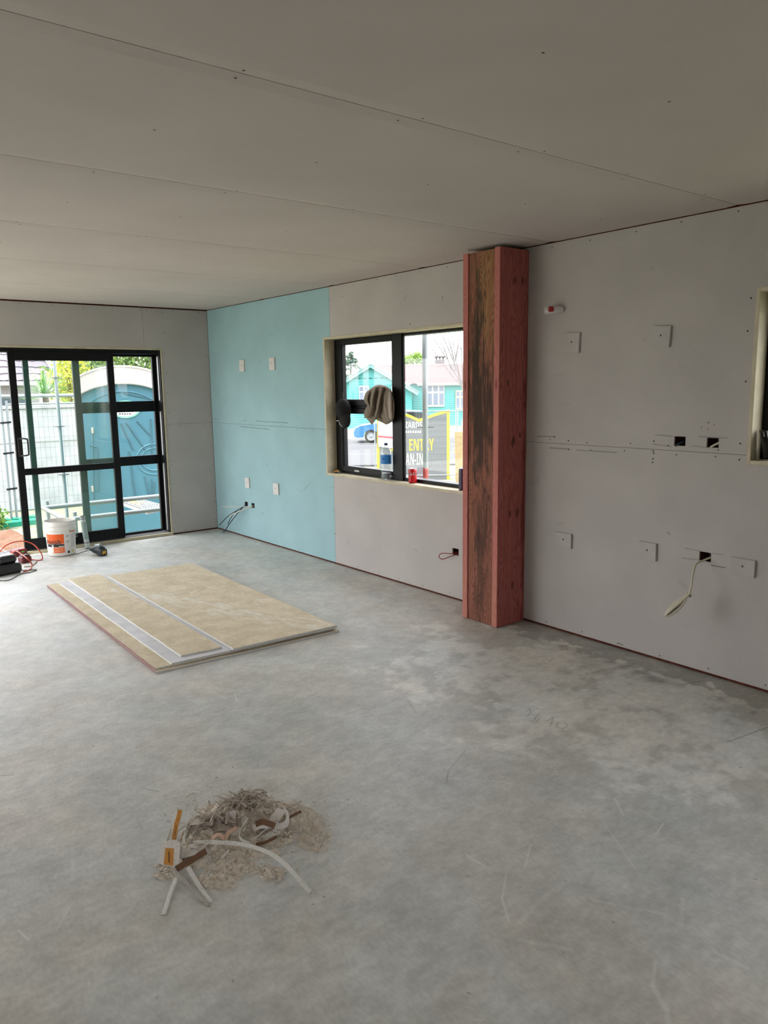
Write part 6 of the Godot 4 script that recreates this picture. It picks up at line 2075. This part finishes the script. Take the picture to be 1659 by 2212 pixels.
	for k in 9: mb.box(st(GD - 0.03, s0 - 1.1 + k * 0.36, pd(800, 817, GD).y), Vector3(0.24, 0.05, 0.03), sb)
	part(o, "vent_slots", mb, mat("dark vents", Color(0.14, 0.28, 0.28), 0.8))
	mb = MB.new()
	mb.box(st(MD - 0.35, s0 + 9.5, ey - 0.02), Vector3(13.0 - 0.2, 0.16, 0.14), sb)
	part(o, "gutter", mb, mat("pale gutter", Color(0.60, 0.67, 0.65), 0.6))
	# roof: corrugated sheets, rust and old paint
	var rust := mat("rusty red roof", Color(0.46, 0.29, 0.29), 0.75)
	grain(rust, 0.03, 0.35, 0.35, 123)
	var ry := apex.y + 0.03
	var roof := func(p0: Vector3, p1: Vector3, p2: Vector3, p3: Vector3, nrib: int) -> void:
		# p0-p1 eave, p3-p2 ridge; ribs run from eave to ridge
		var m2 := MB.new()
		m2.quad(p0, p1, p2, p3)
		var up2 := (p1 - p0).cross(p3 - p0).normalized()
		if up2.y < 0: up2 = -up2
		for k in nrib + 1:
			var t := float(k) / nrib
			var a := p0.lerp(p1, t)
			var b := p3.lerp(p2, t)
			m2.strip([a + up2 * 0.012, a.lerp(b, 0.5) + up2 * 0.012, b + up2 * 0.012], [(p1 - p0).normalized()], 0.06, 0.03)
		part(o, "roof_slope", m2, rust)
	var run := (ry - bend.y) / pitch
	roof.call(st(GD - 0.32, s0 + hw, bend.y + 0.06), st(MD + 4.6, s0 + hw, bend.y + 0.06), st(MD + 4.6, s0, ry), st(GD - 0.32, s0, ry), 30)
	roof.call(st(MD + 4.6, s0 - hw, bend.y + 0.06), st(GD - 0.32, s0 - hw, bend.y + 0.06), st(GD - 0.32, s0, ry), st(MD + 4.6, s0, ry), 30)
	roof.call(st(MD - 0.35, s0 + hw - 0.5, ey + 0.06), st(MD - 0.35, s0 + 16, ey + 0.06), st(MD + 4.5, s0 + 16, pd(960, 789, MD + 4.5).y), st(MD + 4.5, s0 + 0.2, pd(960, 789, MD + 4.5).y), 60)
	var rc := pd(960, 789, MD + 4.5)
	mb = MB.new()
	mb.tube([st(MD + 4.5, s0, rc.y + 0.02), st(MD + 4.5, s0 + 16, rc.y + 0.02)], 0.08, 8)
	part(o, "ridge_cap", mb, mat("ridge cap", Color(0.52, 0.42, 0.42), 0.7))
	# chimney
	mb = MB.new()
	var cp := pd(950, 789, MD + 4.8)
	mb.box(cp + Vector3(0, 0.0, 0), Vector3(0.72, 0.8, 0.5), sb, 0.02)
	var ch := part(o, "chimney", mb, grain(mat("weathered brick", Color(0.36, 0.33, 0.33), 0.9), 0.1, 0.35, 1.0, 124))
	mb = MB.new()
	for k in 3: mb.box(cp + right * (-0.25 + 0.25 * k) + Vector3(0, 0.47, 0), Vector3(0.10, 0.18, 0.3), sb)
	mb.box(cp + Vector3(0, 0.60, 0), Vector3(0.78, 0.09, 0.56), sb, 0.01)
	part(ch, "chimney_cap", mb, mats["weathered brick"])
	# windows: white sashes with panes
	var sash := func(x0: float, x1: float, y0: float, y1: float, d: float, cols: int, m: Material) -> void:
		var p0 := pd(x0, y1, d - 0.06)
		var p1 := pd(x1, y0, d - 0.06)
		var w := (p1 - p0).dot(right)
		var h := p1.y - p0.y
		var b := MB.new()
		b.box(p0 + right * w * 0.5 + Vector3(0, h * 0.5, 0), Vector3(w, h, 0.08), sb, 0.01)
		var fr := part(o, "window", b, m)
		for k in cols:
			for r in 2:
				var f0 := 0.08 if r == 0 else 0.70
				var f1 := 0.62 if r == 0 else 0.94
				b = MB.new()
				b.box(p0 + right * w * ((k + 0.5) / cols) + Vector3(0, h * (f0 + f1) * 0.5, 0) - SIGHT * 0.045, Vector3(w / cols * 0.74, h * (f1 - f0), 0.012), sb)
				part(fr, "pane", b, mat("curtained pane", Color(0.42, 0.46, 0.52), 0.15))
	var wf := mat("white house sash", Color(0.68, 0.69, 0.67), 0.6)
	sash.call(776, 797, 833, 872, GD, 2, wf)
	sash.call(846, 866, 833, 872, GD, 2, wf)
	sash.call(922, 960, 831, 879, MD, 3, wf)
	sash.call(984, 1004, 843, 885, MD, 2, mat("cream house sash", Color(0.78, 0.74, 0.55), 0.6))
	# low pale outbuilding left of the house
	var sd := pd(700, 850, 62)
	o = thing("garden_shed", "low pale shed with a rusty roof beside the turquoise house", "shed", Vector3(sd.x, -1.12, sd.z))
	mb = MB.new()
	mb.box(Vector3(sd.x, 0.2, sd.z), Vector3(4.6, 2.6, 3.0), sb)
	part(o, "walls", mb, mat("pale shed cladding", Color(0.66, 0.60, 0.52), 0.8))
	mb = MB.new()
	mb.box(Vector3(sd.x, 1.62, sd.z), Vector3(4.4, 0.12, 3.4), sb * Basis(Vector3(0, 0, 1), -0.12), 0.01)
	part(o, "roof", mb, mat("rusty shed roof", Color(0.66, 0.42, 0.32), 0.8))
	# ----- trees -----
	var rg := rngs(131)
	var cb := pd(757, 830, 74)
	var ct := pd(757, 757, 74)
	o = thing("conifer", "dark conifer standing behind the turquoise house", "tree", Vector3(cb.x, -1.12, cb.z))
	mb = MB.new()
	mb.tube([Vector3(cb.x, -1.12, cb.z), ct], [0.25, 0.03], 7)
	part(o, "trunk", mb, mat("bark", Color(0.36, 0.30, 0.24), 0.9))
	mb = MB.new()
	var hh := ct.y - cb.y
	for k in 46:
		var t := pow(rg.randf(), 0.7)
		var p := ct + Vector3(0, -hh * t, 0)
		var a := rg.randf() * TAU
		var d := Vector3(cos(a), -0.12 + rg.randf() * 0.3, sin(a))
		var L := (0.10 + 2.3 * t) * rg.randf_range(0.6, 1.1)
		leaves(mb, p + d * L * 0.55, Vector3(0.12 + L * 0.42, 0.10 + 0.09 * L, 0.12 + L * 0.42), 90, 0.10, rg, 0.1)
	part(o, "foliage", mb, leaf_mat("conifer needle", Color(0.24, 0.33, 0.33)), "", "stuff")
	var gt := pd(893, 785, 78)
	o = thing("round_tree", "bright green tree crown showing above the red roof", "tree", Vector3(gt.x, -1.12, gt.z))
	mb = MB.new()
	mb.tube([Vector3(gt.x, -1.12, gt.z), gt], [0.3, 0.12], 7)
	part(o, "trunk", mb, mat("bark", Color(0.36, 0.30, 0.24), 0.9))
	mb = MB.new()
	for q in [[879, 780, 0.75], [892, 776, 0.8], [902, 771, 0.7], [911, 778, 0.85], [870, 785, 0.6]]: leaves(mb, pd(q[0], q[1], 78), Vector3(q[2], q[2] * 0.85, q[2]), 520, 0.11, rg, 0.3)
	part(o, "foliage", mb, leaf_mat("bright tree leaf", Color(0.40, 0.52, 0.21)), "", "stuff")
	# bare tree: forked branches
	var bb := pd(1003, 880, 42)
	o = thing("bare_tree", "leafless tree fanning its thin branches before the turquoise house", "tree", Vector3(bb.x, -1.0, bb.z))
	var bark := mat("grey bark", Color(0.40, 0.38, 0.37), 0.9)
	mb = MB.new()
	mb.tube([Vector3(bb.x, -1.1, bb.z), pd(1002, 850, 42), pd(998, 830, 42)], [0.09, 0.07, 0.05], 7)
	part(o, "trunk", mb, bark)
	mb = MB.new()
	var tips := [[1000, 838, 966, 776, 928, 720], [1000, 838, 975, 770, 948, 712], [1000, 838, 986, 780, 975, 705], [1000, 838, 995, 770, 992, 705], [1000, 838, 960, 790, 924, 742], [1000, 838, 1003, 770, 1012, 700], [975, 800, 958, 752, 938, 722], [985, 800, 972, 745, 956, 706], [980, 790, 988, 745, 984, 708]]
	for t in tips:
		var P := []
		for k in 3: P.append(pd(t[k * 2] , t[k * 2 + 1], 42) + SIGHT * rg.randf_range(-0.6, 0.6) * (1.0 if k > 0 else 0.0))
		P = curve(P, 5)
		var R := []
		for k in P.size(): R.append(lerpf(0.045, 0.012, float(k) / (P.size() - 1)))
		mb.tube(P, R, 5)
		for k in 13:
			var b: Vector3 = P[rg.randi_range(3, P.size() - 1)]
			var d := (right * rg.randfn() * 0.8 + Vector3(0, absf(rg.randfn()) + 0.3, 0) + SIGHT * rg.randfn() * 0.5).normalized()
			var L := rg.randf_range(0.15, 0.55)
			mb.tube([b, b + d * L * 0.5 + right * rg.randf_range(-0.04, 0.04), b + d * L], [0.013, 0.010, 0.007], 4)
	part(o, "branches", mb, bark)

func make_car(label: String, paint: Color, where: Vector3, _sd: int) -> void:
	# where: middle of the car on the road; nose to the left of the line of sight
	var sb := street_basis()
	var o := thing("parked_car", label, "car", where)
	var bodym := mat("car paint " + label.left(5), paint, 0.25)
	bodym.clearcoat_enabled = true
	var lower := [[-2.08, 0.30], [-2.10, 0.52], [-2.02, 0.70], [-1.80, 0.80], [-1.0, 0.92], [-0.62, 0.96], [1.55, 0.98], [1.98, 0.92], [2.06, 0.70], [2.08, 0.34], [1.95, 0.24]]
	# arches cut into the sill line
	var outl := []
	for p in lower: outl.append(Vector2(p[0], p[1]))
	for w in [1.28, -1.28]:
		for k in 9:
			var a := PI * k / 8.0
			outl.append(Vector2(w + cos(a) * 0.37, 0.26 + sin(a) * 0.37))
	outl.append(Vector2(-1.95, 0.24))
	outl.reverse()
	var mb := MB.new()
	var xf := Transform3D(sb, where + sb.z * 0.83)
	mb.prism(PackedVector2Array(outl), 1.66, xf)
	part(o, "body", mb, bodym)
	mb = MB.new()
	var cab := PackedVector2Array([Vector2(-0.78, 0.93), Vector2(1.62, 0.96), Vector2(1.45, 1.30), Vector2(1.10, 1.42), Vector2(0.3, 1.46), Vector2(-0.15, 1.40)])
	mb.prism(cab, 1.36, Transform3D(sb, where + sb.z * 0.68))
	part(o, "cabin_glass", mb, mat("car glass", Color(0.10, 0.13, 0.15), 0.08))
	mb = MB.new()
	mb.prism(PackedVector2Array([Vector2(-0.20, 1.385), Vector2(0.3, 1.445), Vector2(1.10, 1.40), Vector2(1.46, 1.28), Vector2(1.50, 1.31), Vector2(1.12, 1.45), Vector2(0.3, 1.49), Vector2(-0.18, 1.43)]), 1.40, Transform3D(sb, where + sb.z * 0.70))
	for x in [[-0.80, 0.93, -0.16, 1.42], [0.42, 0.95, 0.40, 1.46], [1.60, 0.96, 1.46, 1.30]]:
		for z in [0.70, -0.66]:
			mb.strip([xf * Vector3(x[0], x[1], z - 0.83), xf * Vector3((x[0] + x[2]) * 0.5, (x[1] + x[3]) * 0.5, z - 0.83), xf * Vector3(x[2], x[3], z - 0.83)], [sb.x], 0.07, 0.05)
	part(o, "roof", mb, bodym)
	mb = MB.new()
	mb.box(xf * Vector3(-2.04, 0.66, -0.22), Vector3(0.14, 0.13, 0.36), sb, 0.03)
	part(o, "headlight", mb, mat("headlight lens", Color(0.80, 0.83, 0.86), 0.15))
	mb = MB.new()
	mb.box(xf * Vector3(-0.02, 0.32, 0.005), Vector3(1.7, 0.06, 0.02), sb, 0.005)
	part(o, "sill_trim", mb, mat("pale sill trim", Color(0.75, 0.76, 0.78), 0.5))
	for w in [1.28, -1.28]:
		for z in [-0.10, -1.56]:
			mb = MB.new()
			var wx := Transform3D(sb * Basis(Vector3(1, 0, 0), PI / 2), xf * Vector3(w, 0.315, z))
			mb.lathe([Vector2(0.20, 0.10), Vector2(0.30, 0.10), Vector2(0.315, 0.07), Vector2(0.315, -0.07), Vector2(0.30, -0.10), Vector2(0.20, -0.10)], 24, wx)
			var ty := part(o, "wheel", mb, mat("tyre rubber", Color(0.06, 0.06, 0.065), 0.85))
			mb = MB.new()
			mb.lathe([Vector2(0.001, 0.085), Vector2(0.06, 0.09), Vector2(0.17, 0.075), Vector2(0.205, 0.095)], 20, wx)
			part(ty, "hub_cap", mb, mat("hub cap", Color(0.55, 0.57, 0.58), 0.35, 0.6))
